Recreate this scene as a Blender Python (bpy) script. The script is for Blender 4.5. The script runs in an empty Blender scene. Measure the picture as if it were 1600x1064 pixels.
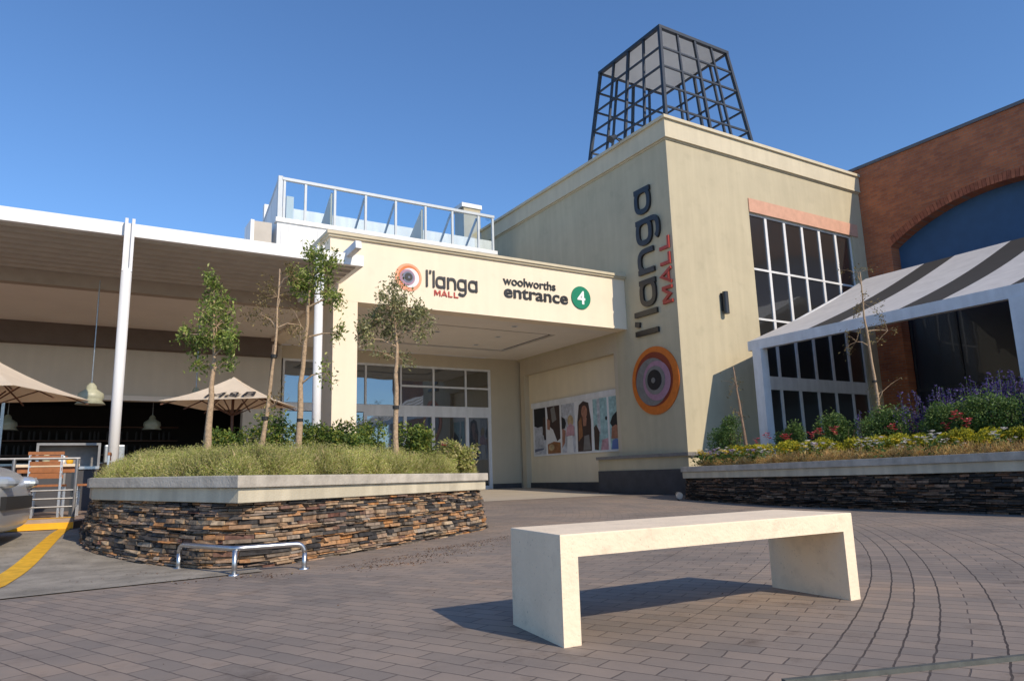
import bpy, bmesh, math, random
from mathutils import Vector, Matrix
R = math.radians
random.seed(7)
scene = bpy.context.scene
C = scene.collection

# ---------------------------------------------------------------- camera, sky, sun, exposure
cam_d = bpy.data.cameras.new('camera'); cam = bpy.data.objects.new('camera', cam_d); C.objects.link(cam)
cam_d.sensor_width = 36.0; cam_d.sensor_fit = 'HORIZONTAL'
cam_d.lens = 1120.9 / 1600 * 36.0
cam_d.clip_start = 0.05; cam_d.clip_end = 3000
yaw, pit, rol = R(31.3454), R(10.6032), R(-1.62843)
fw = Vector((math.sin(yaw)*math.cos(pit), math.cos(yaw)*math.cos(pit), math.sin(pit)))
rt = Vector((math.cos(yaw), -math.sin(yaw), 0)); up = rt.cross(fw)
rt2 = math.cos(rol)*rt + math.sin(rol)*up; up2 = -math.sin(rol)*rt + math.cos(rol)*up
M = Matrix((rt2, up2, -fw)).transposed().to_4x4(); M.translation = Vector((0, 0, .7))
cam.matrix_world = M
cam_d.dof.use_dof = False
scene.camera = cam

SUN = Vector((.31, -1.42, 1.0)).normalized()
elev = math.asin(SUN.z); azim = math.atan2(SUN.x, SUN.y)
w = bpy.data.worlds.new("World"); scene.world = w; w.use_nodes = True
nt = w.node_tree; nt.nodes.clear()
sk = nt.nodes.new('ShaderNodeTexSky'); sk.sky_type = 'NISHITA'; sk.sun_disc = False
sk.sun_elevation = elev; sk.sun_rotation = azim; sk.altitude = 0; sk.air_density = 1.12; sk.dust_density = 0.1; sk.ozone_density = 9.0
bg = nt.nodes.new('ShaderNodeBackground'); bg.inputs['Strength'].default_value = 0.15
wo = nt.nodes.new('ShaderNodeOutputWorld')
nt.links.new(sk.outputs[0], bg.inputs[0]); nt.links.new(bg.outputs[0], wo.inputs[0])
sd = bpy.data.lights.new('sun', 'SUN'); sd.energy = 3.75; sd.angle = R(.5); sd.color = (1, .86, .68)
so = bpy.data.objects.new('sun', sd); C.objects.link(so)
so.rotation_euler = (-SUN).to_track_quat('-Z', 'Y').to_euler()
scene.view_settings.view_transform = 'Standard'; scene.view_settings.look = 'None'
scene.view_settings.exposure = 0.2; scene.view_settings.gamma = 1.0; scene.view_settings.use_curve_mapping = False

# ---------------------------------------------------------------- materials
def nd(nt, t, **kw):
    n = nt.nodes.new(t)
    for k, v in kw.items(): setattr(n, k, v)
    return n
def base_mat(name):
    m = bpy.data.materials.new(name); m.use_nodes = True
    return m, m.node_tree, m.node_tree.nodes['Principled BSDF']
def ramp(nt, stops):
    r = nd(nt, 'ShaderNodeValToRGB'); el = r.color_ramp.elements
    while len(el) > 1: el.remove(el[-1])
    el[0].position = stops[0][0]; el[0].color = (*stops[0][1], 1)
    for p, c in stops[1:]:
        e = el.new(p); e.color = (*c, 1)
    return r
def mat(name, col, rough=.7, metal=0, var=.12, scale=3.0, bump=.0, bscale=60, spec=.5, streak=0.0):
    m, nt, b = base_mat(name)
    b.inputs['Roughness'].default_value = rough; b.inputs['Metallic'].default_value = metal
    b.inputs['Specular IOR Level'].default_value = spec
    tc = nd(nt, 'ShaderNodeTexCoord')
    n1 = nd(nt, 'ShaderNodeTexNoise'); n1.inputs['Scale'].default_value = scale; n1.inputs['Detail'].default_value = 7; n1.inputs['Roughness'].default_value = .62
    nt.links.new(tc.outputs['Object'], n1.inputs['Vector'])
    d = tuple(max(0, c*(1-var)) for c in col); l = tuple(min(1, c*(1+var*.7)) for c in col)
    r = ramp(nt, [(.3, d), (.7, l)])
    nt.links.new(n1.outputs['Fac'], r.inputs['Fac'])
    out = r.outputs['Color']
    if streak:
        mp = nd(nt, 'ShaderNodeMapping'); mp.inputs['Scale'].default_value = (3.0, 3.0, .18)
        nt.links.new(tc.outputs['Object'], mp.inputs['Vector'])
        n2 = nd(nt, 'ShaderNodeTexNoise'); n2.inputs['Scale'].default_value = 1.6; n2.inputs['Detail'].default_value = 6
        nt.links.new(mp.outputs[0], n2.inputs['Vector'])
        r2 = ramp(nt, [(.42, (1-streak,)*3), (.62, (1, 1, 1))])
        nt.links.new(n2.outputs['Fac'], r2.inputs['Fac'])
        mx = nd(nt, 'ShaderNodeMix', data_type='RGBA', blend_type='MULTIPLY'); mx.inputs['Factor'].default_value = 1
        nt.links.new(out, mx.inputs[6]); nt.links.new(r2.outputs[0], mx.inputs[7]); out = mx.outputs[2]
    nt.links.new(out, b.inputs['Base Color'])
    if bump:
        n3 = nd(nt, 'ShaderNodeTexNoise'); n3.inputs['Scale'].default_value = bscale; n3.inputs['Detail'].default_value = 5
        nt.links.new(tc.outputs['Object'], n3.inputs['Vector'])
        bp = nd(nt, 'ShaderNodeBump'); bp.inputs['Strength'].default_value = bump; bp.inputs['Distance'].default_value = .01
        nt.links.new(n3.outputs['Fac'], bp.inputs['Height']); nt.links.new(bp.outputs[0], b.inputs['Normal'])
    return m
def island_mat(name, stops, rough=.8, nscale=25, nvar=.35, bump=.3, spec=.4, sss=0, rrough=None):
    """colour picked at random for every loose piece of the mesh (stone, leaf, blade)"""
    m, nt, b = base_mat(name)
    b.inputs['Roughness'].default_value = rough; b.inputs['Specular IOR Level'].default_value = spec
    g = nd(nt, 'ShaderNodeNewGeometry'); r = ramp(nt, stops)
    nt.links.new(g.outputs['Random Per Island'], r.inputs['Fac'])
    tc = nd(nt, 'ShaderNodeTexCoord'); n = nd(nt, 'ShaderNodeTexNoise'); n.inputs['Scale'].default_value = nscale; n.inputs['Detail'].default_value = 6
    nt.links.new(tc.outputs['Object'], n.inputs['Vector'])
    r2 = ramp(nt, [(.3, (1-nvar,)*3), (.7, (1+nvar*.5,)*3)]); nt.links.new(n.outputs['Fac'], r2.inputs['Fac'])
    mx = nd(nt, 'ShaderNodeMix', data_type='RGBA', blend_type='MULTIPLY'); mx.inputs['Factor'].default_value = 1
    nt.links.new(r.outputs[0], mx.inputs[6]); nt.links.new(r2.outputs[0], mx.inputs[7]); nt.links.new(mx.outputs[2], b.inputs['Base Color'])
    if bump:
        bp = nd(nt, 'ShaderNodeBump'); bp.inputs['Strength'].default_value = bump; bp.inputs['Distance'].default_value = .01
        nt.links.new(n.outputs['Fac'], bp.inputs['Height']); nt.links.new(bp.outputs[0], b.inputs['Normal'])
    if sss:
        tr = nd(nt, 'ShaderNodeBsdfTranslucent'); nt.links.new(mx.outputs[2], tr.inputs['Color'])
        ms = nd(nt, 'ShaderNodeMixShader'); ms.inputs[0].default_value = sss
        nt.links.new(b.outputs[0], ms.inputs[1]); nt.links.new(tr.outputs[0], ms.inputs[2])
        nt.links.new(ms.outputs[0], nt.nodes['Material Output'].inputs['Surface'])
    return m
def glass_mat(name, tint, refl=.12, rough=.02):
    """tinted reflective pane over a dark room"""
    m, nt, b = base_mat(name)
    b.inputs['Base Color'].default_value = (*tint, 1); b.inputs['Roughness'].default_value = .3
    gl = nd(nt, 'ShaderNodeBsdfGlossy'); gl.inputs['Roughness'].default_value = rough; gl.inputs['Color'].default_value = (.85, .93, 1, 1)
    tc = nd(nt, 'ShaderNodeTexCoord'); n = nd(nt, 'ShaderNodeTexNoise'); n.inputs['Scale'].default_value = 1.1; n.inputs['Detail'].default_value = 2
    nt.links.new(tc.outputs['Object'], n.inputs['Vector'])
    bp = nd(nt, 'ShaderNodeBump'); bp.inputs['Strength'].default_value = .06; bp.inputs['Distance'].default_value = .05
    nt.links.new(n.outputs['Fac'], bp.inputs['Height']); nt.links.new(bp.outputs[0], gl.inputs['Normal'])
    ms = nd(nt, 'ShaderNodeMixShader'); ms.inputs[0].default_value = refl
    nt.links.new(b.outputs[0], ms.inputs[1]); nt.links.new(gl.outputs[0], ms.inputs[2])
    nt.links.new(ms.outputs[0], nt.nodes['Material Output'].inputs['Surface'])
    return m
def clear_glass(name, tint, keep=.8):
    m, nt, b = base_mat(name)
    tr = nd(nt, 'ShaderNodeBsdfTransparent'); tr.inputs['Color'].default_value = (*tint, 1)
    gl = nd(nt, 'ShaderNodeBsdfGlossy'); gl.inputs['Roughness'].default_value = .03
    ms = nd(nt, 'ShaderNodeMixShader'); ms.inputs[0].default_value = 1-keep
    nt.links.new(tr.outputs[0], ms.inputs[1]); nt.links.new(gl.outputs[0], ms.inputs[2])
    nt.links.new(ms.outputs[0], nt.nodes['Material Output'].inputs['Surface'])
    return m
def brick_mat(name, axis='YZ'):
    m, nt, b = base_mat(name); b.inputs['Roughness'].default_value = .85
    tc = nd(nt, 'ShaderNodeTexCoord'); sx = nd(nt, 'ShaderNodeSeparateXYZ'); nt.links.new(tc.outputs['Object'], sx.inputs[0])
    cx = nd(nt, 'ShaderNodeCombineXYZ'); nt.links.new(sx.outputs[axis[0]], cx.inputs['X']); nt.links.new(sx.outputs[axis[1]], cx.inputs['Y'])
    br = nd(nt, 'ShaderNodeTexBrick'); br.inputs['Scale'].default_value = 1
    br.inputs['Brick Width'].default_value = .23; br.inputs['Row Height'].default_value = .085; br.inputs['Mortar Size'].default_value = .008; br.inputs['Mortar Smooth'].default_value = .3
    br.inputs['Color1'].default_value = (.50, .175, .07, 1); br.inputs['Color2'].default_value = (.36, .12, .055, 1); br.inputs['Mortar'].default_value = (.30, .20, .145, 1)
    nt.links.new(cx.outputs[0], br.inputs['Vector'])
    n = nd(nt, 'ShaderNodeTexNoise'); n.inputs['Scale'].default_value = .9; n.inputs['Detail'].default_value = 8; n.inputs['Roughness'].default_value = .7
    nt.links.new(tc.outputs['Object'], n.inputs['Vector']); r2 = ramp(nt, [(.3, (.66, .62, .62)), (.7, (1.2, 1.12, 1.05))]); nt.links.new(n.outputs['Fac'], r2.inputs['Fac'])
    mx = nd(nt, 'ShaderNodeMix', data_type='RGBA', blend_type='MULTIPLY'); mx.inputs['Factor'].default_value = 1
    nt.links.new(br.outputs['Color'], mx.inputs[6]); nt.links.new(r2.outputs[0], mx.inputs[7]); nt.links.new(mx.outputs[2], b.inputs['Base Color'])
    bp = nd(nt, 'ShaderNodeBump'); bp.inputs['Strength'].default_value = .6; bp.inputs['Distance'].default_value = .008; bp.invert = True
    nt.links.new(br.outputs['Fac'], bp.inputs['Height']); nt.links.new(bp.outputs[0], b.inputs['Normal'])
    return m
def paving_mat(name):
    """clay pavers laid in rings about a far centre, with a few wide open joints"""
    m, nt, b = base_mat(name); L = nt.links
    tc = nd(nt, 'ShaderNodeTexCoord'); sx = nd(nt, 'ShaderNodeSeparateXYZ'); L.new(tc.outputs['Object'], sx.inputs[0])
    def ma(op, a, c=None):
        n = nd(nt, 'ShaderNodeMath', operation=op)
        for i, v in enumerate((a, c)):
            if v is None: continue
            if isinstance(v, (int, float)): n.inputs[i].default_value = v
            else: L.new(v, n.inputs[i])
        return n.outputs[0]
    x = ma('ADD', sx.outputs['X'], 6.5); y = ma('ADD', sx.outputs['Y'], -20.5)
    r = ma('SQRT', ma('ADD', ma('MULTIPLY', x, x), ma('MULTIPLY', y, y)))
    th = ma('MULTIPLY', ma('ARCTAN2', y, x), 20.0)
    cv = nd(nt, 'ShaderNodeCombineXYZ'); L.new(r, cv.inputs['X']); L.new(th, cv.inputs['Y'])
    # uneven edges
    wn = nd(nt, 'ShaderNodeTexNoise'); wn.inputs['Scale'].default_value = 9; wn.inputs['Detail'].default_value = 3
    L.new(tc.outputs['Object'], wn.inputs['Vector'])
    va = nd(nt, 'ShaderNodeVectorMath', operation='MULTIPLY_ADD'); L.new(wn.outputs['Color'], va.inputs[0]); va.inputs[1].default_value = (.018, .018, 0); L.new(cv.outputs[0], va.inputs[2])
    br = nd(nt, 'ShaderNodeTexBrick'); br.inputs['Scale'].default_value = 1; L.new(va.outputs[0], br.inputs['Vector'])
    br.inputs['Brick Width'].default_value = .23; br.inputs['Row Height'].default_value = .112; br.inputs['Mortar Size'].default_value = .0042; br.inputs['Mortar Smooth'].default_value = .4
    br.inputs['Color1'].default_value = (.290, .236, .190, 1); br.inputs['Color2'].default_value = (.215, .185, .158, 1); br.inputs['Mortar'].default_value = (.115, .092, .078, 1)
    br.inputs['Bias'].default_value = -.1
    n = nd(nt, 'ShaderNodeTexNoise'); n.inputs['Scale'].default_value = .55; n.inputs['Detail'].default_value = 9; n.inputs['Roughness'].default_value = .68
    L.new(tc.outputs['Object'], n.inputs['Vector']); r2 = ramp(nt, [(.28, (.66, .68, .72)), (.5, (.96, .95, .95)), (.72, (1.24, 1.12, 1.0))]); L.new(n.outputs['Fac'], r2.inputs['Fac'])
    mx = nd(nt, 'ShaderNodeMix', data_type='RGBA', blend_type='MULTIPLY'); mx.inputs['Factor'].default_value = 1
    L.new(br.outputs['Color'], mx.inputs[6]); L.new(r2.outputs[0], mx.inputs[7])
    speck = None
    # worn open joints at some rings (right-hand side of the square)
    rings = None
    wob = nd(nt, 'ShaderNodeTexNoise'); wob.inputs['Scale'].default_value = 1.7; L.new(tc.outputs['Object'], wob.inputs['Vector'])
    sv = nd(nt, 'ShaderNodeSeparateXYZ'); L.new(va.outputs[0], sv.inputs[0]); rw = sv.outputs['X']
    for rr in (20.70, 20.815, 20.93, 21.045, 21.275, 21.62, 21.735, 22.31, 22.425, 20.01, 19.205):
        d = ma('ABSOLUTE', ma('SUBTRACT', rw, rr)); s = ma('LESS_THAN', d, rr > 20.5 and .0042 or .0025)
        rings = s if rings is None else ma('MAXIMUM', rings, s)
    # fade in with position (joints wider towards the right)
    side = nd(nt, 'ShaderNodeMapRange'); L.new(ma('ADD', sx.outputs['X'], ma('MULTIPLY', sx.outputs['Y'], -.2)), side.inputs['Value']); side.inputs['From Min'].default_value = 1.4; side.inputs['From Max'].default_value = 2.6
    rings = ma('MULTIPLY', rings, side.outputs[0])
    mx2 = nd(nt, 'ShaderNodeMix', data_type='RGBA'); L.new(rings, mx2.inputs['Factor']); L.new(mx.outputs[2], mx2.inputs[6]); mx2.inputs[7].default_value = (.052, .040, .034, 1)
    # dark spots and stains
    n4 = nd(nt, 'ShaderNodeTexNoise'); n4.inputs['Scale'].default_value = 2.6; n4.inputs['Detail'].default_value = 8; n4.inputs['Roughness'].default_value = .75; L.new(tc.outputs['Object'], n4.inputs['Vector'])
    r4 = ramp(nt, [(.30, (.45, .40, .36)), (.40, (.86, .84, .82)), (.46, (1, 1, 1)), (.68, (1.0, 1.0, 1.0)), (.78, (1.25, 1.2, 1.12))]); L.new(n4.outputs['Fac'], r4.inputs['Fac'])
    mx3 = nd(nt, 'ShaderNodeMix', data_type='RGBA', blend_type='MULTIPLY'); mx3.inputs['Factor'].default_value = .8
    L.new(mx2.outputs[2], mx3.inputs[6]); L.new(r4.outputs[0], mx3.inputs[7])
    L.new(mx3.outputs[2], b.inputs['Base Color']); b.inputs['Roughness'].default_value = .72; b.inputs['Specular IOR Level'].default_value = .45
    n5 = nd(nt, 'ShaderNodeTexNoise'); n5.inputs['Scale'].default_value = 70; n5.inputs['Detail'].default_value = 4; L.new(tc.outputs['Object'], n5.inputs['Vector'])
    h = ma('SUBTRACT', ma('MULTIPLY', n5.outputs['Fac'], .25), ma('MAXIMUM', br.outputs['Fac'], rings))
    bp = nd(nt, 'ShaderNodeBump'); bp.inputs['Strength'].default_value = .5; bp.inputs['Distance'].default_value = .005
    L.new(h, bp.inputs['Height']); L.new(bp.outputs[0], b.inputs['Normal'])
    return m

MT = dict(
 cream=mat('painted plaster cream', (.86, .74, .56), .85, var=.05, scale=.8, bump=.15, streak=.03),
 tower=mat('painted plaster olive beige', (.505, .445, .305), .85, var=.085, scale=.7, bump=.25, streak=.06),
 trim=mat('painted cornice', (.60, .53, .38), .8, var=.06, scale=2, streak=.06),
 plinth=mat('dark plinth paint', (.055, .055, .06), .7, var=.25, scale=3, bump=.2),
 screenf=mat('pale blue grey frame', (.50, .55, .58), .5, var=.08, scale=4),
 white=mat('white painted metal', (.80, .80, .78), .45, var=.05, scale=2, streak=.08),
 offwhite=mat('white frame', (.74, .75, .76), .5, var=.08, scale=4, streak=.1),
 cladding=mat('white sheet cladding', (.80, .81, .80), .5, var=.05, scale=2, streak=.12),
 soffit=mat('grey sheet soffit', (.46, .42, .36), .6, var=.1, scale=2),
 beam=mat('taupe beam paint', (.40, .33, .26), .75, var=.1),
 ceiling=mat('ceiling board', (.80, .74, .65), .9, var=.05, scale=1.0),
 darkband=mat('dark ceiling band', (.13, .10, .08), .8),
 rear=mat('rear wall plaster', (.62, .56, .46), .88, var=.06, scale=1.3, streak=.04),
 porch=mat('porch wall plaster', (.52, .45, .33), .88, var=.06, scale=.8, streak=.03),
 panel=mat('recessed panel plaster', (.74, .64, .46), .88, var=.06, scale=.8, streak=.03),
 steel=mat('brushed stainless steel', (.58, .58, .58), .34, 1, var=.08, scale=20),
 edging=mat('weathered edging steel', (.085, .09, .08), .7, 0, var=.3, scale=20),
 railm=mat('dull grey railing steel', (.26, .26, .26), .45, .6, var=.2, scale=25),
 galv=mat('galvanised steel', (.42, .44, .44), .4, .8, var=.2, scale=25),
 blacksteel=mat('dark blue grey steel paint', (.020, .027, .037), .45, var=.2, scale=6),
 slate=mat('capping concrete', (.52, .475, .40), .85, var=.25, scale=6, bump=.5, bscale=40, streak=.15),
 band=mat('planter band plaster', (.62, .56, .42), .85, var=.12, scale=3, bump=.3, streak=.2),
 soil=mat('planting soil', (.06, .04, .025), 1, var=.4, scale=12, bump=1),
 bench=mat('cast concrete cream', (.88, .72, .52), .8, var=.07, scale=5, bump=.4, bscale=45, streak=.05),
 black=mat('black lettering', (.018, .018, .02), .4, var=.1),
 red=mat('red lettering', (.42, .045, .03), .5, var=.1),
 orange=mat('logo orange', (.62, .16, .02), .5, var=.15, scale=8),
 rust=mat('logo rust red', (.22, .035, .015), .5, var=.15, scale=8),
 mauve=mat('logo mauve', (.36, .20, .27), .5, var=.15, scale=8),
 logogrey=mat('logo grey', (.20, .19, .18), .5, var=.2, scale=8),
 salmon=mat('logo salmon', (.85, .33, .18), .5, var=.12, scale=8),
 bluegrey=mat('logo blue grey', (.13, .15, .22), .5, var=.12, scale=8),
 green=mat('sign green', (.0, .21, .11), .4, var=.05),
 signwhite=mat('sign white', (.85, .87, .85), .4, var=.03),
 lintel=mat('salmon painted lintel', (.60, .34, .235), .8, var=.12, scale=5),
 glass=glass_mat('dark window glass', (.022, .022, .022), .13),
 glassb=glass_mat('entrance glass', (.012, .014, .016), .24),
 roofglass=clear_glass('clear roof glass', (.90, .95, .96), .90),
 navy=mat('navy painted board', (.035, .10, .205), .7, var=.1),
 navyglass=glass_mat('dark shopfront glass', (.012, .018, .034), .015),
 brick=brick_mat('red brick', 'YZ'), brickx=brick_mat('red brick return', 'XZ'),
 copper=mat('dark parapet capping', (.13, .13, .14), .5, var=.2),
 awnw=mat('white awning canvas', (.72, .70, .68), .9, var=.08, scale=2, streak=.05),
 awnd=mat('charcoal awning canvas', (.030, .028, .026), .9, var=.1, scale=2),
 canvas=mat('cream umbrella canvas', (.84, .72, .55), .9, var=.06, scale=4),
 wood=mat('orange varnished wood', (.33, .12, .035), .5, var=.25, scale=14),
 darkwood=mat('dark umbrella wood', (.12, .045, .02), .5, var=.25, scale=14),
 tabletop=mat('pale table top', (.70, .58, .42), .5, var=.1, scale=8),
 lampm=mat('pendant enamel', (.42, .42, .30), .45, var=.15, scale=8),
 porchf=mat('pale porch tiles', (.44, .39, .32), .7, var=.1, scale=2),
 bouncelot=mat('warm bounce concrete', (.46, .40, .32), .9, var=.15, scale=2, bump=.4),
 kerb=mat('kerb concrete', (.36, .28, .22), .85, var=.2, scale=6, bump=.4),
 yellow=mat('yellow road paint', (.72, .40, .02), .7, var=.25, scale=9, bump=.3),
 yellowk=mat('fresh yellow kerb paint', (.88, .45, .01), .55, var=.1, scale=9),
 apron=mat('worn concrete apron', (.285, .255, .21), .9, var=.38, scale=3.2, bump=.8, bscale=60),
 terr=mat('terrace tiles', (.28, .2, .15), .7, var=.2, scale=5),
 inter=mat('unlit interior dark', (.022, .019, .017), .9, var=.2),  # near-black colour stands in for the darkness of unlit rooms and gaps
 carp=mat('silver car paint', (.50, .51, .52), .22, .35, var=.02),
 rubber=mat('tyre rubber', (.02, .02, .02), .8), dplastic=mat('dark bumper plastic', (.03, .03, .03), .5),
 bark=mat('pale bark', (.42, .30, .19), .9, var=.35, scale=30, bump=1, bscale=50),
 barkd=mat('thin stake wood', (.30, .20, .13), .9, var=.35, scale=30, bump=1),
 tie=mat('black tree tie', (.015, .015, .015), .6),
 lens=glass_mat('lamp lens', (.5, .55, .6), .5, .05),
 stone=island_mat('stacked slate', [(0, (.030, .028, .028)), (.16, (.075, .068, .064)), (.32, (.18, .145, .11)), (.46, (.30, .18, .10)), (.60, (.38, .28, .18)), (.72, (.48, .22, .075)), (.86, (.30, .26, .21)), (.92, (.15, .065, .045)), (1, (.50, .38, .25))], .8, 22, .5, .9),
 stoneshade=island_mat('shaded stacked slate', [(0, (.020, .018, .016)), (.4, (.055, .045, .036)), (.66, (.11, .078, .055)), (.84, (.24, .125, .07)), (1, (.30, .22, .15))], .8, 22, .45, .9),  # slate darkened in colour for the shade on the right planter's face
 grassm=island_mat('dry tufted grass', [(0, (.26, .30, .07)), (.3, (.48, .46, .16)), (.5, (.62, .50, .28)), (.72, (.38, .46, .09)), (1, (.72, .66, .32))], .9, 1.6, .45, 0, .2, .35),
 shrubm=island_mat('green shrub leaves', [(0, (.05, .10, .015)), (.5, (.13, .20, .03)), (.85, (.24, .27, .04)), (1, (.38, .36, .07))], .6, 6, .3, 0, .5, .25),
 leafm=island_mat('tree leaves', [(0, (.07, .12, .02)), (.4, (.20, .28, .05)), (.8, (.36, .43, .10)), (1, (.56, .56, .22))], .5, 6, .3, 0, .5, .35),
 oliveleaf=island_mat('olive tree leaves', [(0, (.12, .13, .045)), (.5, (.27, .28, .11)), (.9, (.42, .40, .20)), (1, (.55, .50, .30))], .6, 6, .3, 0, .5, .25),
 dryleaf=island_mat('dry sparse leaves', [(0, (.12, .09, .04)), (.6, (.22, .17, .06)), (1, (.36, .30, .12))], .7, 6, .3, 0, .4, .25),
 bedgreen=island_mat('dark green bed leaves', [(0, (.045, .10, .02)), (.6, (.11, .20, .045)), (1, (.22, .32, .08))], .6, 6, .3, 0, .5, .35),
 hedge=island_mat('yellow green hedge leaves', [(0, (.14, .17, .015)), (.5, (.42, .42, .03)), (1, (.80, .70, .06))], .6, 6, .3, 0, .5, .45),
 drybed=island_mat('dry orange bedding', [(0, (.34, .19, .06)), (.45, (.70, .46, .20)), (.75, (.80, .60, .28)), (1, (.52, .50, .15))], .9, 5, .3, 0, .3, .4),
 salvia=island_mat('violet flower spikes', [(0, (.05, .035, .13)), (.6, (.10, .075, .25)), (1, (.19, .15, .36))], .8, 5, .3, 0, .3, .35),
 pink=island_mat('pink petals', [(0, (.62, .05, .11)), (1, (.85, .22, .25))], .7, 5, .2, 0, .3, .2),
 wpetal=island_mat('white petals', [(0, (.75, .72, .66)), (1, (.82, .82, .85))], .7, 5, .1, 0, .3, .2),
 ypetal=island_mat('yellow petals', [(0, (.75, .50, .02)), (1, (.85, .70, .08))], .7, 5, .1, 0, .3, .2),
 vpetal=island_mat('lilac petals', [(0, (.35, .25, .50)), (1, (.60, .50, .72))], .7, 5, .1, 0, .3, .2),
 skin=mat('poster skin tone', (.36, .17, .11), .5, var=.45, scale=5), hair=mat('poster dark hair', (.05, .025, .018), .5, var=.45, scale=5), hairb=mat('poster black', (.01, .01, .014), .5),
 pgrey=mat('poster grey', (.48, .50, .55), .5, var=.45, scale=5), pcyan=mat('poster pale cyan', (.32, .50, .52), .5, var=.45, scale=5), ppink=mat('poster pink', (.52, .30, .34), .5, var=.45, scale=5), pblue=mat('poster blue', (.10, .17, .42), .5), pwhite=mat('poster white', (.72, .73, .74), .5), pbrown=mat('poster orange brown', (.30, .13, .05), .5, var=.45, scale=5), ptan=mat('poster tan', (.45, .33, .18), .5, var=.45, scale=5),
)
def speckle(m, scale, lo, hi, dark):
    nt = m.node_tree; b = nt.nodes['Principled BSDF']; src = b.inputs['Base Color'].links[0].from_socket
    tc = nt.nodes.new('ShaderNodeTexCoord'); n = nt.nodes.new('ShaderNodeTexNoise'); n.inputs['Scale'].default_value = scale; n.inputs['Detail'].default_value = 3; nt.links.new(tc.outputs['Object'], n.inputs['Vector'])
    r = ramp(nt, [(lo, (dark,)*3), (hi, (1, 1, 1))]); nt.links.new(n.outputs['Fac'], r.inputs['Fac'])
    mx = nt.nodes.new('ShaderNodeMix'); mx.data_type = 'RGBA'; mx.blend_type = 'MULTIPLY'; mx.inputs['Factor'].default_value = 1
    nt.links.new(src, mx.inputs[6]); nt.links.new(r.outputs[0], mx.inputs[7]); nt.links.new(mx.outputs[2], b.inputs['Base Color'])
speckle(MT['bench'], 90, .27, .33, .6); speckle(MT['bench'], 9, .28, .42, .88); speckle(MT['apron'], 30, .30, .38, .6); speckle(MT['tower'], 2.2, .30, .44, .93); speckle(MT['cream'], 2.5, .28, .40, .95)
PAVE = paving_mat('ring laid clay pavers')

def make_translucent(m, fac):
    nt = m.node_tree; b = nt.nodes['Principled BSDF']; tr = nt.nodes.new('ShaderNodeBsdfTranslucent'); src = b.inputs['Base Color'].links[0].from_socket
    nt.links.new(src, tr.inputs['Color']); ms = nt.nodes.new('ShaderNodeMixShader'); ms.inputs[0].default_value = fac
    nt.links.new(b.outputs[0], ms.inputs[1]); nt.links.new(tr.outputs[0], ms.inputs[2]); nt.links.new(ms.outputs[0], nt.nodes['Material Output'].inputs['Surface'])
for k_ in ('awnw', 'canvas'): make_translucent(MT[k_], .3)
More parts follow.
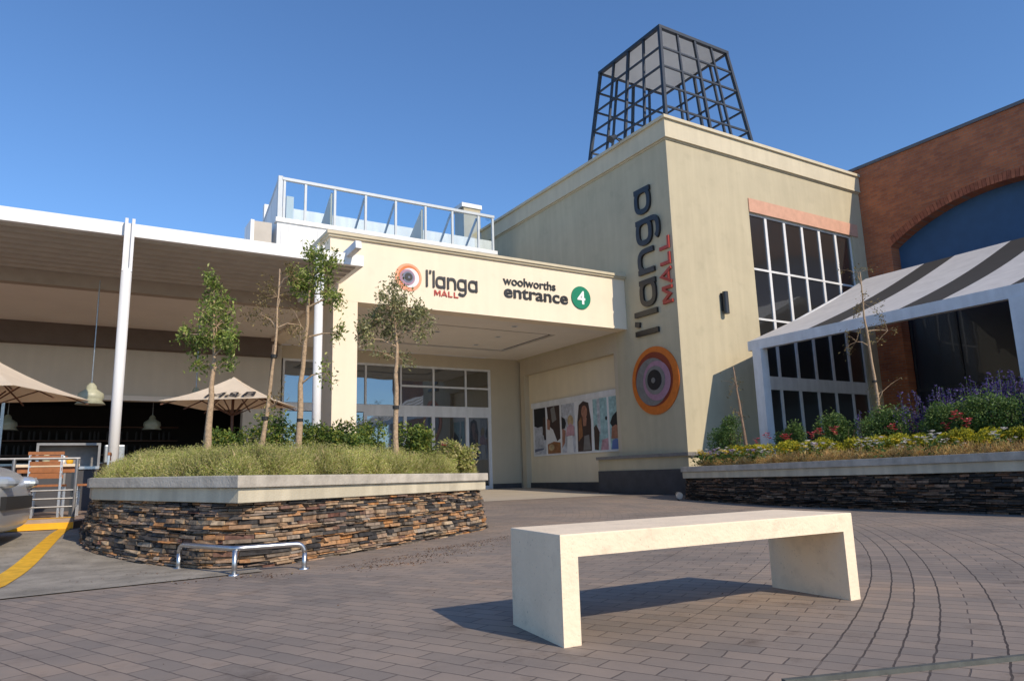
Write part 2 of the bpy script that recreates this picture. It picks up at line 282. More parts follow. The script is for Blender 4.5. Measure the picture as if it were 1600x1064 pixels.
# ---------------------------------------------------------------- mesh helpers
class MB:
    def __init__(s): s.v = []; s.f = []; s.m = []; s.mats = []
    def mi(s, m):
        if m is None: return 0
        if m not in s.mats: s.mats.append(m)
        return s.mats.index(m)
    def add(s, vs, fs, m=None):
        b = len(s.v); s.v += [tuple(p) for p in vs]; k = s.mi(m)
        for f in fs: s.f.append(tuple(i+b for i in f)); s.m.append(k)
    def box(s, x0, x1, y0, y1, z0, z1, m=None):
        s.add([(x0,y0,z0),(x1,y0,z0),(x1,y1,z0),(x0,y1,z0),(x0,y0,z1),(x1,y0,z1),(x1,y1,z1),(x0,y1,z1)],
              [(0,3,2,1),(4,5,6,7),(0,1,5,4),(1,2,6,5),(2,3,7,6),(3,0,4,7)], m); return s
    def bar(s, a, b, w, h=None, m=None, upv=(0,0,1)):
        a = Vector(a); b = Vector(b); h = h or w; d = (b-a).normalized(); u = Vector(upv)
        if abs(d.dot(u)) > .98: u = Vector((0, 1, 0))
        r = d.cross(u).normalized()*w/2; u2 = r.cross(d).normalized()*h/2
        s.add([a-r-u2,a+r-u2,a+r+u2,a-r+u2,b-r-u2,b+r-u2,b+r+u2,b-r+u2], [(0,1,2,3),(7,6,5,4),(0,4,5,1),(1,5,6,2),(2,6,7,3),(3,7,4,0)], m); return s
    def tube(s, pts, rad, n=10, m=None, cap=True):
        pts = [Vector(p) for p in pts]; rad = rad if isinstance(rad, (list, tuple)) else [rad]*len(pts)
        vs = []; ref = Vector((0, 0, 1))
        for i, p in enumerate(pts):
            d = (pts[min(i+1, len(pts)-1)] - pts[max(i-1, 0)]).normalized()
            if i == 0:
                ref = d.orthogonal().normalized()
            ref = (ref - d*ref.dot(d)).normalized(); q = d.cross(ref)
            for k in range(n):
                a = 2*math.pi*k/n; vs.append(p + (ref*math.cos(a)+q*math.sin(a))*rad[i])
        fs = [(i*n+k, i*n+(k+1) % n, (i+1)*n+(k+1) % n, (i+1)*n+k) for i in range(len(pts)-1) for k in range(n)]
        if cap: fs += [tuple(range(n-1, -1, -1)), tuple((len(pts)-1)*n+k for k in range(n))]
        s.add(vs, fs, m); return s
    def prism(s, poly, z0, z1, m=None, mtop=None):
        n = len(poly); z0 = z0 if isinstance(z0, list) else [z0]*n; z1 = z1 if isinstance(z1, list) else [z1]*n
        vs = [(p[0], p[1], z0[i]) for i, p in enumerate(poly)] + [(p[0], p[1], z1[i]) for i, p in enumerate(poly)]
        s.add(vs, [(i, (i+1) % n, n+(i+1) % n, n+i) for i in range(n)] + [tuple(range(n-1, -1, -1)), tuple(range(n, 2*n))], m); return s
    def lathe(s, prof, c, n=20, m=None):
        vs = []
        for r, z in prof:
            for k in range(n): a = 2*math.pi*k/n; vs.append((c[0]+r*math.cos(a), c[1]+r*math.sin(a), c[2]+z))
        fs = [(i*n+k, i*n+(k+1) % n, (i+1)*n+(k+1) % n, (i+1)*n+k) for i in range(len(prof)-1) for k in range(n)]
        s.add(vs, fs, m); return s
    def build(s, name, m=None, parent=None, smooth=False, bevel=0, loc=None, bz=None):
        me = bpy.data.meshes.new(name)
        vs = s.v
        if parent is not None:
            o0 = ORIG.get(parent.name, (0, 0, 0)); vs = [(p[0]-o0[0], p[1]-o0[1], p[2]-o0[2]) for p in vs]
        elif loc: vs = [(p[0]-loc[0], p[1]-loc[1], p[2]-loc[2]) for p in vs]
        me.from_pydata(vs, [], s.f)
        if s.mats:
            for q in s.mats: me.materials.append(MT[q] if isinstance(q, str) else q)
            me.polygons.foreach_set('material_index', s.m)
        if m is not None and not s.mats: me.materials.append(MT[m] if isinstance(m, str) else m)
        if smooth: me.polygons.foreach_set('use_smooth', [True]*len(me.polygons))
        if bevel or len(s.f) < 4000:
            bm = bmesh.new(); bm.from_mesh(me)
            if not bevel and smooth is False: bmesh.ops.recalc_face_normals(bm, faces=bm.faces)
            if bevel:
                bmesh.ops.recalc_face_normals(bm, faces=bm.faces)
                ed = [e for e in bm.edges if len(e.link_faces) == 2 and e.calc_face_angle(0) > .6 and (bz is None or all(v.co.z+ORIG.get(parent.name, (0, 0, 0))[2] > bz for v in e.verts))]
                bmesh.ops.bevel(bm, geom=ed, offset=bevel, segments=2, profile=.6, affect='EDGES')
            bm.to_mesh(me); bm.free()
        o = bpy.data.objects.new(name, me); C.objects.link(o)
        if parent is not None:
            o.parent = parent; ORIG[o.name] = ORIG.get(parent.name, (0, 0, 0))
        elif loc: o.location = loc; ORIG[o.name] = loc
        return o
ORIG = {}
def rnd(a, b): return random.uniform(a, b)
def thing(name, label, cat, loc=(0, 0, 0), group=None):
    o = bpy.data.objects.new(name, None); C.objects.link(o); o.location = loc; o.empty_display_size = .3
    ORIG[o.name] = tuple(loc); o['label'] = label; o['category'] = cat
    if group: o['group'] = group
    return o
def tag(o, label, cat, group=None):
    o['label'] = label; o['category'] = cat
    if group: o['group'] = group
    return o
def struct(o, kind='structure', label=None):
    o['kind'] = kind
    if label: o['label'] = label
    return o
def copy_tree(o, loc, rz=0, sc=1.0, label=None):
    c = o.copy(); C.objects.link(c); c.location = loc; c.rotation_euler.z = rz; c.scale = (sc,)*3
    if label: c['label'] = label
    def rec(a, b):
        for ch in list(a.children):
            d = ch.copy(); C.objects.link(d); d.parent = b; rec(ch, d)
    rec(o, c)
    return c
def ss(t): t = max(0, min(1, t)); return t*t*(3-2*t)
def gz(x, y):
    gl = .20*ss((y-7.2)/3.4)*(1-.6*ss((x-.8)/3.6))*(1-ss((x-4.5)/3.0))
    g2 = .08*ss((y-9)/4.5) + .17*ss((y-15.5)/6)
    return max(gl, g2) if y < 30 else .25

# ---------------------------------------------------------------- ground
mb = MB()
xs = [-400, -120, -40, -14] + [-10+i*.5 for i in range(72)] + [32, 60, 150, 400]
ys = [-400, -120, -40, -14] + [-8+i*.5 for i in range(66)] + [32, 60, 150, 400]
V = [(x, y, gz(x, y)) for y in ys for x in xs]; nx = len(xs)
F = [(j*nx+i, j*nx+i+1, (j+1)*nx+i+1, (j+1)*nx+i) for j in range(len(ys)-1) for i in range(nx-1)]
mb.add(V, F); struct(mb.build('pavement', PAVE, smooth=True))
def sheet(name, quads, m, dz, nsub=12):
    mb = MB()
    for q in quads:
        a, b, c, d = [Vector((p[0], p[1], 0)) for p in q]
        vs = []
        for j in range(nsub+1):
            for i in range(nsub+1):
                u = i/nsub; v = j/nsub; p = (a*(1-u)+b*u)*(1-v)+(d*(1-u)+c*u)*v; vs.append((p.x, p.y, gz(p.x, p.y)+dz))
        mb.add(vs, [(j*(nsub+1)+i, j*(nsub+1)+i+1, (j+1)*(nsub+1)+i+1, (j+1)*(nsub+1)+i) for j in range(nsub) for i in range(nsub)])
    return mb.build(name, m, smooth=True)
struct(sheet('parking_bay', [[(-9, 4.45), (-.6, 5.84), (-.6, 10.56), (-9, 10.56)], [(-.6, 5.84), (1.35, 6.10), (1.35, 10.56), (-.6, 10.56)]], 'apron', .008))
struct(sheet('bay_line', [[(-1.05, 4.6), (-.80, 4.6), (-.36, 6.6), (-.53, 6.8)], [(-.53, 6.8), (-.36, 6.6), (.02, 10.44), (-.10, 10.44)]], 'yellow', .014))
struct(sheet('bay_line', [[(-9, 7.7), (-.5, 7.7), (-.5, 7.76), (-9, 7.76)]], 'offwhite', .013))

struct(sheet('porch_floor', [[(5.4, 15.7), (13.2, 15.7), (13.2, 21.7), (5.4, 21.7)]], 'porchf', .006, 24))
struct(sheet('unseen_bounce_lot', [[(-60, -60), (-.75, -60), (-.75, 4.3), (-60, 4.3)], [(-60, 4.3), (-9, 4.3), (-9, 10.5), (-60, 10.5)]], 'bouncelot', .006))  # unseen lot, added pale and warm to bounce light onto left-facing sides
# terrace slab with its kerb
tz = .29
mb = MB(); mb.prism([(-14, 10.6), (.06, 10.6), (.3, 11.5), (5.0, 11.5), (5.0, 26), (-14, 26)], 0, tz); struct(mb.build('terrace', 'terr'))
mb = MB(); mb.box(-14, .055, 10.46, 10.6, .0, .34); struct(mb.build('kerb', 'kerb', bevel=.01))
mb = MB(); mb.box(-.72, .05, 10.44, 10.457, .215, .29); mb.box(-.72, .05, 10.457, 10.6, .343, .346); struct(mb.build('kerb_marking', 'yellowk'))

# metal edging strip in the paving at the bottom right
mb = MB(); mb.bar((2.05, 1.712, .006), (3.6, 1.20, .006), .022, .02); tag(mb.build('edging_strip', 'edging'), 'thin grey metal edging strip set across the paving in the near right corner', 'edging strip')

# ---------------------------------------------------------------- bench
bt = thing('bench', 'plain cream concrete slab bench standing on the pavers', 'bench', (2.73, 2.82, 0))
FL, FR, BR, BL = (1.77, 2.565), (3.64, 2.485), (3.70, 3.04), (1.85, 3.10)     # ground corners, turned a little off the building lines
def bpt(u, v):      # u along the bench, v front to back
    return (FL[0]*(1-u)*(1-v)+FR[0]*u*(1-v)+BR[0]*u*v+BL[0]*(1-u)*v, FL[1]*(1-u)*(1-v)+FR[1]*u*(1-v)+BR[1]*u*v+BL[1]*(1-u)*v)
def bblock(u0, u1, z0, z1, k=1):
    m2 = MB(); vs = []
    for z in (z0, z1):
        for (u, v) in ((u0, 0), (u1, 0), (u1, 1), (u0, 1)): p = bpt(u, v); vs.append((p[0], p[1], z))
    m2.add(vs, [(0, 3, 2, 1), (4, 5, 6, 7), (0, 1, 5, 4), (1, 2, 6, 5), (2, 3, 7, 6), (3, 0, 4, 7)]); return m2
bblock(0, 1.0, .353, .448).build('seat', 'bench', bt, bevel=.006, bz=.44)
bblock(0, .046, -.02, .3528).build('leg', 'bench', bt)
bblock(1-.042, 1, -.02, .3528).build('leg', 'bench', bt)

# ---------------------------------------------------------------- stone planters
def stone_path(mb, pts, ztop, flare):
    """ledge stones in running courses along a polyline (outward = right of travel); ztop gives the top height at each point"""
    P = [Vector(p) for p in pts]; cum = [0]
    for i in range(len(P)-1): cum.append(cum[-1]+(P[i+1]-P[i]).length)
    N = []
    for i in range(len(P)):
        d = (P[min(i+1, len(P)-1)]-P[max(i-1, 0)]).normalized(); N.append(Vector((d.y, -d.x)))
    L = cum[-1]
    def at(s_):
        s_ = max(0, min(L, s_)); i = 0
        while i < len(P)-2 and cum[i+1] < s_: i += 1
        t = (s_-cum[i])/max(1e-6, cum[i+1]-cum[i])
        return P[i].lerp(P[i+1], t), N[i].lerp(N[i+1], t).normalized(), ztop[i]*(1-t)+ztop[i+1]*t
    z = 0.0; H = max(ztop)+.06
    while z < H:
        h = random.choice((.012, .016, .018, .022, .026, .03, .036, .044)); s0 = -random.random()*.1
        while s0 < L:
            l = random.uniform(.05, .24)*(1 if h > .025 else 1.2); e0 = max(s0, 0); e1 = min(s0+l, L); s0 += l
            if e1-e0 < .02: continue
            (pa, na, ta), (pb, nb, tb_) = at(e0), at(e1)
            ba = gz(pa.x, pa.y)-.04; bb_ = gz(pb.x, pb.y)-.04
            fa = (ta-ba)/H; fb = (tb_-bb_)/H          # courses follow top and ground
            za, zb2 = ba+z*fa, bb_+z*fb; ha = min(za+h*fa, ta); hb = min(zb2+h*fb, tb_)
            if ha-za < .007 or hb-zb2 < .007: continue
            o = flare*(1-z/H) + random.uniform(.0, .05); g = random.uniform(.001, .005); tl = random.uniform(-.005, .005)
            da = (pb-pa).normalized(); ga = da*g; ja, jb, jc, jd = [random.uniform(-.012, .008) for _ in range(4)]
            def q(p, n, oo, zz): v = p+n*oo; return (v.x, v.y, zz)
            mb.add([q(pa+ga, na, -.14, za+g*.5), q(pb-ga, nb, -.14, zb2+g*.5), q(pb-ga, nb, o+ja, zb2+g+tl), q(pa+ga, na, o+jb, za+g),
                    q(pa+ga, na, -.14, ha), q(pb-ga, nb, -.14, hb), q(pb-ga, nb, o-.006+jc, hb-g+tl), q(pa+ga, na, o-.006+jd, ha-g)],
                   [(0, 1, 2, 3), (7, 6, 5, 4), (1, 5, 6, 2), (2, 6, 7, 3), (3, 7, 4, 0)])
        z += h
def rounded(a, c, b, r, n=7):
    a, c, b = Vector(a), Vector(c), Vector(b); p = c+(a-c).normalized()*r; q = c+(b-c).normalized()*r
    return [tuple(p*(1-t)**2+c*2*t*(1-t)+q*t*t) for t in [k/(n-1) for k in range(n)]]
def ring(poly, inner, z0, z1, m=None):
    n = len(poly); z0 = z0 if isinstance(z0, list) else [z0]*n; z1 = z1 if isinstance(z1, list) else [z1]*n
    vs = [(*poly[i], z0[i]) for i in range(n)]+[(*poly[i], z1[i]) for i in range(n)]+[(*inner[i], z1[i]) for i in range(n)]+[(*inner[i], z0[i]) for i in range(n)]
    fs = []
    for i in range(n):
        j = (i+1) % n
        fs += [(i, j, n+j, n+i), (n+i, n+j, 2*n+j, 2*n+i), (2*n+i, 2*n+j, 3*n+j, 3*n+i), (3*n+i, 3*n+j, j, i)]
    mb = MB(); mb.add(vs, fs, m); return mb
def inset(poly, d):
    n = len(poly); out = []
    for i in range(n):
        p0 = Vector(poly[i-1]); p = Vector(poly[i]); p1 = Vector(poly[(i+1) % n])
        e0 = (p-p0).normalized(); e1 = (p1-p).normalized(); n0 = Vector((-e0.y, e0.x)); n1 = Vector((-e1.y, e1.x))
        bis = (n0+n1).normalized(); k = d/max(.35, bis.dot(n0)); q = p+bis*k; out.append((q.x, q.y))
    return out
def planter(name, label, poly, ztop, zmid, zbot, gb, stonemat, faces, flare, bandm='band', capm='slate'):
    c = poly[0]; root = thing(name, label, 'planter', (c[0], c[1], gz(*c)))
    n = len(poly); wall_ = inset(poly, .09); capi = inset(poly, .26)
    ring(poly, capi, [(ztop[i]*.55+zmid[i]*.45) for i in range(n)], ztop).build('coping', capm, root, bevel=.008)
    ring(inset(poly, .035), inset(poly, .22), zmid, [(ztop[i]*.55+zmid[i]*.45)-.002 for i in range(n)]).build('band', bandm, root, bevel=.006)
    st = MB()
    chain = [wall_[faces[0]]]; tz_ = [zmid[faces[0]]-.003]
    for q_, i in enumerate(faces):
        j = (i+1) % n
        if q_ == len(faces)-1: chain.append(wall_[j]); tz_.append(zmid[j]-.003); continue
        k2 = (j+1) % n; A_, B_, C_ = Vector(wall_[i]), Vector(wall_[j]), Vector(wall_[k2]); rc = min(.4, (B_-A_).length*.4, (C_-B_).length*.4)
        a_ = B_+(A_-B_).normalized()*rc; e_ = B_+(C_-B_).normalized()*rc
        for q in range(7):
            t = q/6; v = a_*(1-t)**2+B_*2*t*(1-t)+e_*t*t; chain.append((v.x, v.y)); tz_.append(zmid[j]-.003)
    stone_path(st, chain, tz_, flare)
    core = inset(poly, .24)
    o = st.build('stone_wall', stonemat, root)
    MBc = MB(); MBc.prism(core, 0, [zmid[i]-.03 for i in range(n)]); MBc.build('stone_core', 'inter', root)
    s2 = MB(); s2.prism(inset(poly, .27), [z-.15 for z in ztop], [z-.03 for z in ztop]); s2.build('soil', 'soil', root)
    return root
PL = [(1.16, 6.26), (4.70, 8.42), (4.95, 9.3), (4.3, 11.3), (.55, 11.3), (.16, 10.35), (.15, 8.60)]
planter('stone_planter', 'rusty stacked slate planter full of dry grass, left of the bench', PL,
        [.76, .735, .735, .80, .80, .80, .79], [.535, .525, .525, .55, .57, .57, .572], None,
        [gz(*p) for p in PL], 'stone', (4, 5, 6, 0, 1, 2), .11)
PR = [(10.35, -2.0), (14.6, -2.0), (14.6, 13.2), (13.1, 13.2), (11.62, 12.0), (11.22, 9.34), (10.80, 6.6), (10.60, 4.8), (10.40, 2.4)]
planter('stone_planter', 'long shaded slate planter with a flower bed before the striped awning', PR,
        [.81]*3+[.77, .77, .78, .80, .82, .81], [.56]*3+[.52, .52, .53, .545, .563, .56], None, [gz(*p) for p in PR], 'stoneshade', (3, 4, 5, 6, 7, 8), .05)

# bent steel bumper rail in front of the planter corner
def guard(name, label, pts, h, legs):
    root = thing(name, label, 'bumper rail', (pts[1][0], pts[1][1], 0))
    P = []
    full = [Vector((*pts[0], h))] + [Vector((*p, h)) for p in pts[1:-1]] + [Vector((*pts[-1], h))]
    def arc_leg(end, nxt):
        d = (nxt-end).normalized(); o = []
        for k in range(6):
            a = math.pi/2*k/5; o.append(end + d*(.07*(1-math.cos(a))) + Vector((0, 0, -.07*(1-math.sin(a)))))
        return o
    a0 = arc_leg(full[0], full[1]); a1 = arc_leg(full[-1], full[-2])
    mid = []
    for i in range(1, len(full)-1):
        p0, p, p1 = full[i-1], full[i], full[i+1]; e = (p0-p).normalized()*.06; f = (p1-p).normalized()*.06
        for k in range(5):
            t = k/4; mid.append((p+e)*(1-t)**2 + p*2*t*(1-t) + (p+f)*t*t)
    path = a0+mid+a1[::-1]
    mb = MB(); mb.tube(path, .021, 12); mb.build('top_rail', 'steel', root, smooth=True)
    for (x, y, top) in ((a0[0].x, a0[0].y, a0[0].z), (full[1].x, full[1].y, h-.012), (a1[0].x, a1[0].y, a1[0].z)):
        g = gz(x, y); m2 = MB(); m2.tube([(x, y, g-.03), (x, y, top+.0)], .0205, 12); m2.lathe([(.0, .012), (.045, .012), (.045, 0)], (x, y, g), 14); m2.build('leg', 'steel', root, smooth=True)
guard('bumper_rail', 'low bent steel rail on three legs around the near planter corner', [(.82, 6.85), (1.12, 6.05), (1.66, 6.06)], .20, 3)

# ---------------------------------------------------------------- tower building
X0, Y0 = 13.42, 13.55
XR = 22.2
# ---
tb = thing('tower_building', 'tall olive beige corner block with moulded cornice and big gridded window', 'building', (X0, Y0, .08))
mb = MB()
ZT = 10.39; ZC = 9.72
wx0, wx1, wz0, wz1 = 16.58, 21.55, .30, 8.15
mb.box(X0, wx0, Y0, Y0+.35, 0, ZC); mb.box(wx1, XR-.003, Y0, Y0+.35, 0, ZC); mb.box(wx0, wx1, Y0+.001, Y0+.349, wz1, ZC-.001)
mb.box(X0, X0+.3, Y0+.35, 16.15, 0, ZC); mb.box(X0+.001, X0+.3, 16.15, 24, 4.66, ZC); 
mb.box(X0, XR, 23.7, 24, 0, ZC)
mb.build('wall', 'tower', tb)
mb = MB(); mb.box(X0+.3, XR-.01, Y0+.35, 23.7, 9.3, 9.5); mb.build('roof_slab', 'cladding', tb)  # unseen slab, coloured pale to bounce light up under the cage top
mb = MB()
def strip(mb, o, z0, z1):
    mb.box(X0-o, XR-.004, Y0-o, Y0+.3, z0, z1); mb.box(X0-o, X0+.3, Y0+.3, 24.0+o, z0, z1)
strip(mb, .03, ZC+.002, ZC+.04); strip(mb, .09, ZC+.04, ZC+.09); strip(mb, .075, ZC+.09, ZT-.09); strip(mb, .14, ZT-.09, ZT)
mb.build('cornice', 'trim', tb)
mb = MB(); mb.box(wx0-.0, wx1+.3, Y0-.03, Y0-.001, wz1+.0, wz1+.42); mb.build('lintel', 'lintel', tb)
# plinth: dark base, beige band, thin cap
mb = MB()
def wrapb(mb, o, z0, z1, m):
    mb.box(X0-o, 14.9, Y0-o, Y0-.001, z0, z1, m); mb.box(X0-o, X0-.001, Y0-.001, 17.1, z0, z1, m); mb.box(X0-.001, X0+.02, 16.15, 17.1, z0, z1, m)
mb.v = []; wrapb(mb, .16, -.05, .735, 'plinth'); wrapb(mb, .13, .735, 1.06, 'tower'); wrapb(mb, .22, 1.06, 1.145, 'plinth' if False else 'logogrey')
mb.build('plinth', None, tb)
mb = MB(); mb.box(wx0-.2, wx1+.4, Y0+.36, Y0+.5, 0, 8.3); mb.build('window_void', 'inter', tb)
# big window: frame + panes
fr = MB(); pane = MB()
cols = [wx0, 17.37, 18.22, 19.06, 19.90, 20.74, wx1]
rows = [wz0, 2.92, 3.24, 4.93, 6.43, wz1]
yf = Y0+.07
for i, x in enumerate(cols): fr.box(x-.05 if i else x, x+.05 if i < len(cols)-1 else x, yf, yf+.07, wz0, wz1)
for z in (1.6,): pass
for k, z in enumerate(rows): fr.box(wx0+.002, wx1-.002, yf-.006, yf+.064, z-.03 if k else z, z+.03 if k < len(rows)-1 else z+.0)
fr.box(wx0, wx1, yf-.004, yf+.06, 8.09, 8.15); fr.box(wx0, wx1, yf-.012, yf+.06, 2.94, 3.22)
wo_ = fr.build('window', 'offwhite', tb); 
for i in range(len(cols)-1):
    for (za, zb) in ((wz0, 2.92), (3.24, 4.93), (4.93, 6.43), (6.43, 8.15)):
        p = MB(); p.box(cols[i]+.03, cols[i+1]-.03, yf+.03+random.uniform(-.002, .002), yf+.05, za+.03, zb-.03); p.build('pane', 'glass', wo_)
# wall lamp
wl = thing('wall_lamp', 'slim dark wall lamp half way up the sunlit tower wall', 'lamp', (15.12, Y0, 5.2))
mb = MB(); mb.box(15.06, 15.24, Y0-.05, Y0-.001, 5.0, 5.5); mb.build('back_plate', 'blacksteel', wl)
mb = MB(); mb.tube([(15.13, Y0-.13, 4.9), (15.13, Y0-.13, 5.52)], .08, 14); mb.build('lamp_body', 'blacksteel', wl, smooth=False)
# small spotlight on the tower cornice
sp = thing('spotlight', 'small black spotlight clipped on the tower parapet beside the steel cage', 'lamp', (13.2, 15.4, 10.3))
mb = MB(); mb.bar((13.30, 15.3, 10.39), (13.05, 15.3, 10.50), .04); mb.build('bracket', 'blacksteel', sp)
mb = MB(); mb.tube([(13.12, 15.3, 10.50), (12.92, 15.3, 10.36)], [.07, .11], 12); mb.build('lamp_head', 'blacksteel', sp)
sp2 = MB()

# porch side wall (recess with posters)
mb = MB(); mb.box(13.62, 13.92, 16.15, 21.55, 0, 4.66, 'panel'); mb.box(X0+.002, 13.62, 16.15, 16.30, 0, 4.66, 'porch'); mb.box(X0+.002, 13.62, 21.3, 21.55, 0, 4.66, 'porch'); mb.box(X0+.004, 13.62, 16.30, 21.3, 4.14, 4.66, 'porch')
mb.build('porch_wall', None, tb)
mb = MB(); mb.box(13.57, 13.619, 16.301, 21.299, 0, .42); mb.build('skirting', 'plinth', tb)

# posters
PX = 13.615
ys_ = [21.02, 20.22, 19.38, 18.55, 17.68, 16.90, 16.32]
zb, zt_ = 1.36, 2.95
pr_root = thing('poster_board', 'white board with a long top rail behind six tall posters', 'poster board', (PX, 18.6, 1.3))
mb = MB(); mb.box(PX-.05, PX-.001, 16.31, 21.12, zt_, zt_+.17); mb.build('top_rail', 'offwhite', pr_root)
mb = MB(); mb.box(PX-.03, PX-.001, 16.31, 21.06, zb-.06, zt_); mb.build('backing', 'pwhite', pr_root)
def ell(cx, cy, rx, ry, n=18, a0=0, a1=2*math.pi): return [(cx+rx*math.cos(a0+(a1-a0)*k/n), cy+ry*math.sin(a0+(a1-a0)*k/n)) for k in range(n)]
designs = [
 ('poster of a dark haired figure in pale grey, first from the doors', [('pgrey', [(0, 0), (1, 0), (1, 1), (0, 1)]), ('hairb', [(0, .62), (.3, .58), (.7, .6), (.85, .3), (1, .3), (1, 1), (0, 1)]), ('hair', [(.72, .42), (1, .34), (1, .78), (.8, .8)]), ('bluegrey', [(.0, .05), (.8, .1), (.8, .13), (0, .12)])]),
 ('poster of a bowed dark head above orange cloth, second from the doors', [('pwhite', [(0, 0), (1, 0), (1, 1), (0, 1)]), ('hair', [(.0, 1), (1, 1), (1, .3), (.75, .25), (.45, .5), (.1, .6)]), ('logogrey', [(.3, .95), (.6, 1), (.75, .7), (.4, .65)]), ('skin', [(0, .75), (.25, .7), (.2, .5), (0, .52)]), ('pbrown', [(0, 0), (1, 0), (1, .22), (.5, .25), (0, .2)]), ('ptan', ell(.3, .13, .22, .07))]),
 ('poster of a child in pink and white, third from the doors', [('pgrey', [(0, 0), (1, 0), (1, 1), (0, 1)]), ('hairb', [(0, .75), (.25, .7), (.35, .6), (.25, .5), (0, .48)]), ('ptan', ell(.68, .64, .22, .12)), ('ppink', [(.3, .33), (.95, .33), (.95, .52), (.65, .6), (.4, .5)]), ('pwhite', [(.35, 0), (.85, 0), (.8, .34), (.42, .33)]), ('skin', [(0, .1), (.2, .2), (.3, .45), (.05, .5)])]),
 ('poster of a woman with long brown hair, fourth from the doors', [('pwhite', [(0, 0), (1, 0), (1, 1), (0, 1)]), ('hair', [(.02, 0), (.95, 0), (.98, .6), (.85, .95), (.5, 1.0), (.2, .93), (.05, .6)]), ('skin', ell(.55, .78, .2, .13)), ('skin', [(.45, .5), (.65, .5), (.7, .66), (.42, .68)]), ('pbrown', [(.1, .2), (.4, .3), (.35, .7), (.15, .6)]), ('logogrey', [(.4, .02), (.9, .02), (.8, .32), (.5, .3)])]),
 ('pale cyan poster with a small brown figure, fifth from the doors', [('pcyan', [(0, 0), (1, 0), (1, 1), (0, 1)]), ('pgrey', [(.3, .3), (.5, .3), (.5, 1), (.3, 1)]), ('hair', [(.02, .02), (.3, 0), (.42, .35), (.2, .5), (.02, .45)]), ('ppink', [(.45, 0), (1, 0), (1, .22), (.6, .2)]), ('hairb', ell(.93, .6, .07, .04, 10))]),
 ('pale cyan poster of a child in a blue shirt, nearest the tower corner', [('pcyan', [(0, 0), (1, 0), (1, 1), (0, 1)]), ('hairb', [(.05, .5), (.3, .62), (.6, .68), (1, .75), (1, .38), (.35, .38)]), ('skin', [(.1, .2), (.9, .2), (1, .4), (.6, .46), (.2, .42)]), ('pblue', [(.1, 0), (1, 0), (1, .16), (.5, .2), (.2, .16)])]),
]
for k, (lab, shapes) in enumerate(designs):
    ya, yb = ys_[k]-.05, ys_[k+1]+.05
    root = thing('poster', lab, 'poster', (PX-.032, (ya+yb)/2, zb), 'posters on the porch side wall')
    mb = MB(); x = PX-.034
    for q, (m, poly) in enumerate(shapes):
        pts = [(ya+(yb-ya)*min(1, max(0, u)), zb+.0+(zt_-zb-.03)*min(1, max(0, v))) for u, v in poly]; n = len(pts); xo = x-q*.0015
        mb.add([(xo, p[0], p[1]) for p in pts]+[(x+.004, p[0], p[1]) for p in pts], [tuple(range(n)), tuple(range(2*n-1, n-1, -1))]+[(i, (i+1) % n, n+(i+1) % n, n+i) for i in range(n)], m)
    mb.build('print', None, root)

# ---------------------------------------------------------------- entrance block (fascia and portico)
YF = 15.63; YB = 21.7
eb = thing('entrance_block', 'cream entrance porch with deep sign fascia resting on a single left pier', 'building', (4.8, YF, .1))
mb = MB(); mb.box(4.70, X0-.002, YF, YF+.45, 4.73, 6.22); mb.box(4.70, 5.1, YF+.45, YB, 4.74, 6.22); mb.build('fascia', 'cream', eb)
mb = MB(); mb.box(4.80, 5.37, YF+.002, YF+.8, 0, 4.729); mb.build('pier', 'cream', eb)
mb = MB(); mb.box(4.64, X0-.003, YF-.06, YF+.5, 6.22, 6.27); mb.box(4.60, X0-.003, YF-.1, YF+.5, 6.27, 6.34); mb.box(4.60, 5.15, YF+.5, YB, 6.22, 6.34); mb.build('cornice', 'trim', eb)
mb = MB(); mb.box(5.1, X0, YF+.45, YB, 5.9, 6.1); mb.build('roof_slab', 'slate', eb)
# ceiling with a dark slot
mb = MB()
sl = .07
sx0, sx1, sy0, sy1 = 6.6, 12.0, 17.2, 20.3
mb.box(5.1, X0, YF+.45, sy0, 4.745, 4.80); mb.box(5.1, X0, sy1, YB, 4.745, 4.80); mb.box(5.1, sx0, sy0, sy1, 4.745, 4.80); mb.box(sx1, X0, sy0, sy1, 4.745, 4.80)
mb.box(sx0+.16, sx1-.16, sy0+.16, sy1-.16, 4.765, 4.82); mb.build('ceiling', 'ceiling', eb)
mb = MB(); mb.box(sx0-.1, sx1+.1, sy0-.1, sy1+.1, 4.84, 4.9); mb.build('ceiling_slot', 'inter', eb)
for (x, y) in ((8.6, 18.2), (10.6, 18.2), (8.6, 19.6), (10.6, 19.6), (10.2, 16.6)):
    z = 4.762 if sy0 < y < sy1 else 4.742
    mb = MB(); mb.lathe([(.0, -.004), (.07, -.004), (.07, .0)], (x, y, z), 16, 'lens'); mb.lathe([(.07, -.008), (.10, -.008), (.10, .0)], (x, y, z), 16, 'offwhite'); mb.build('downlight', None, eb)
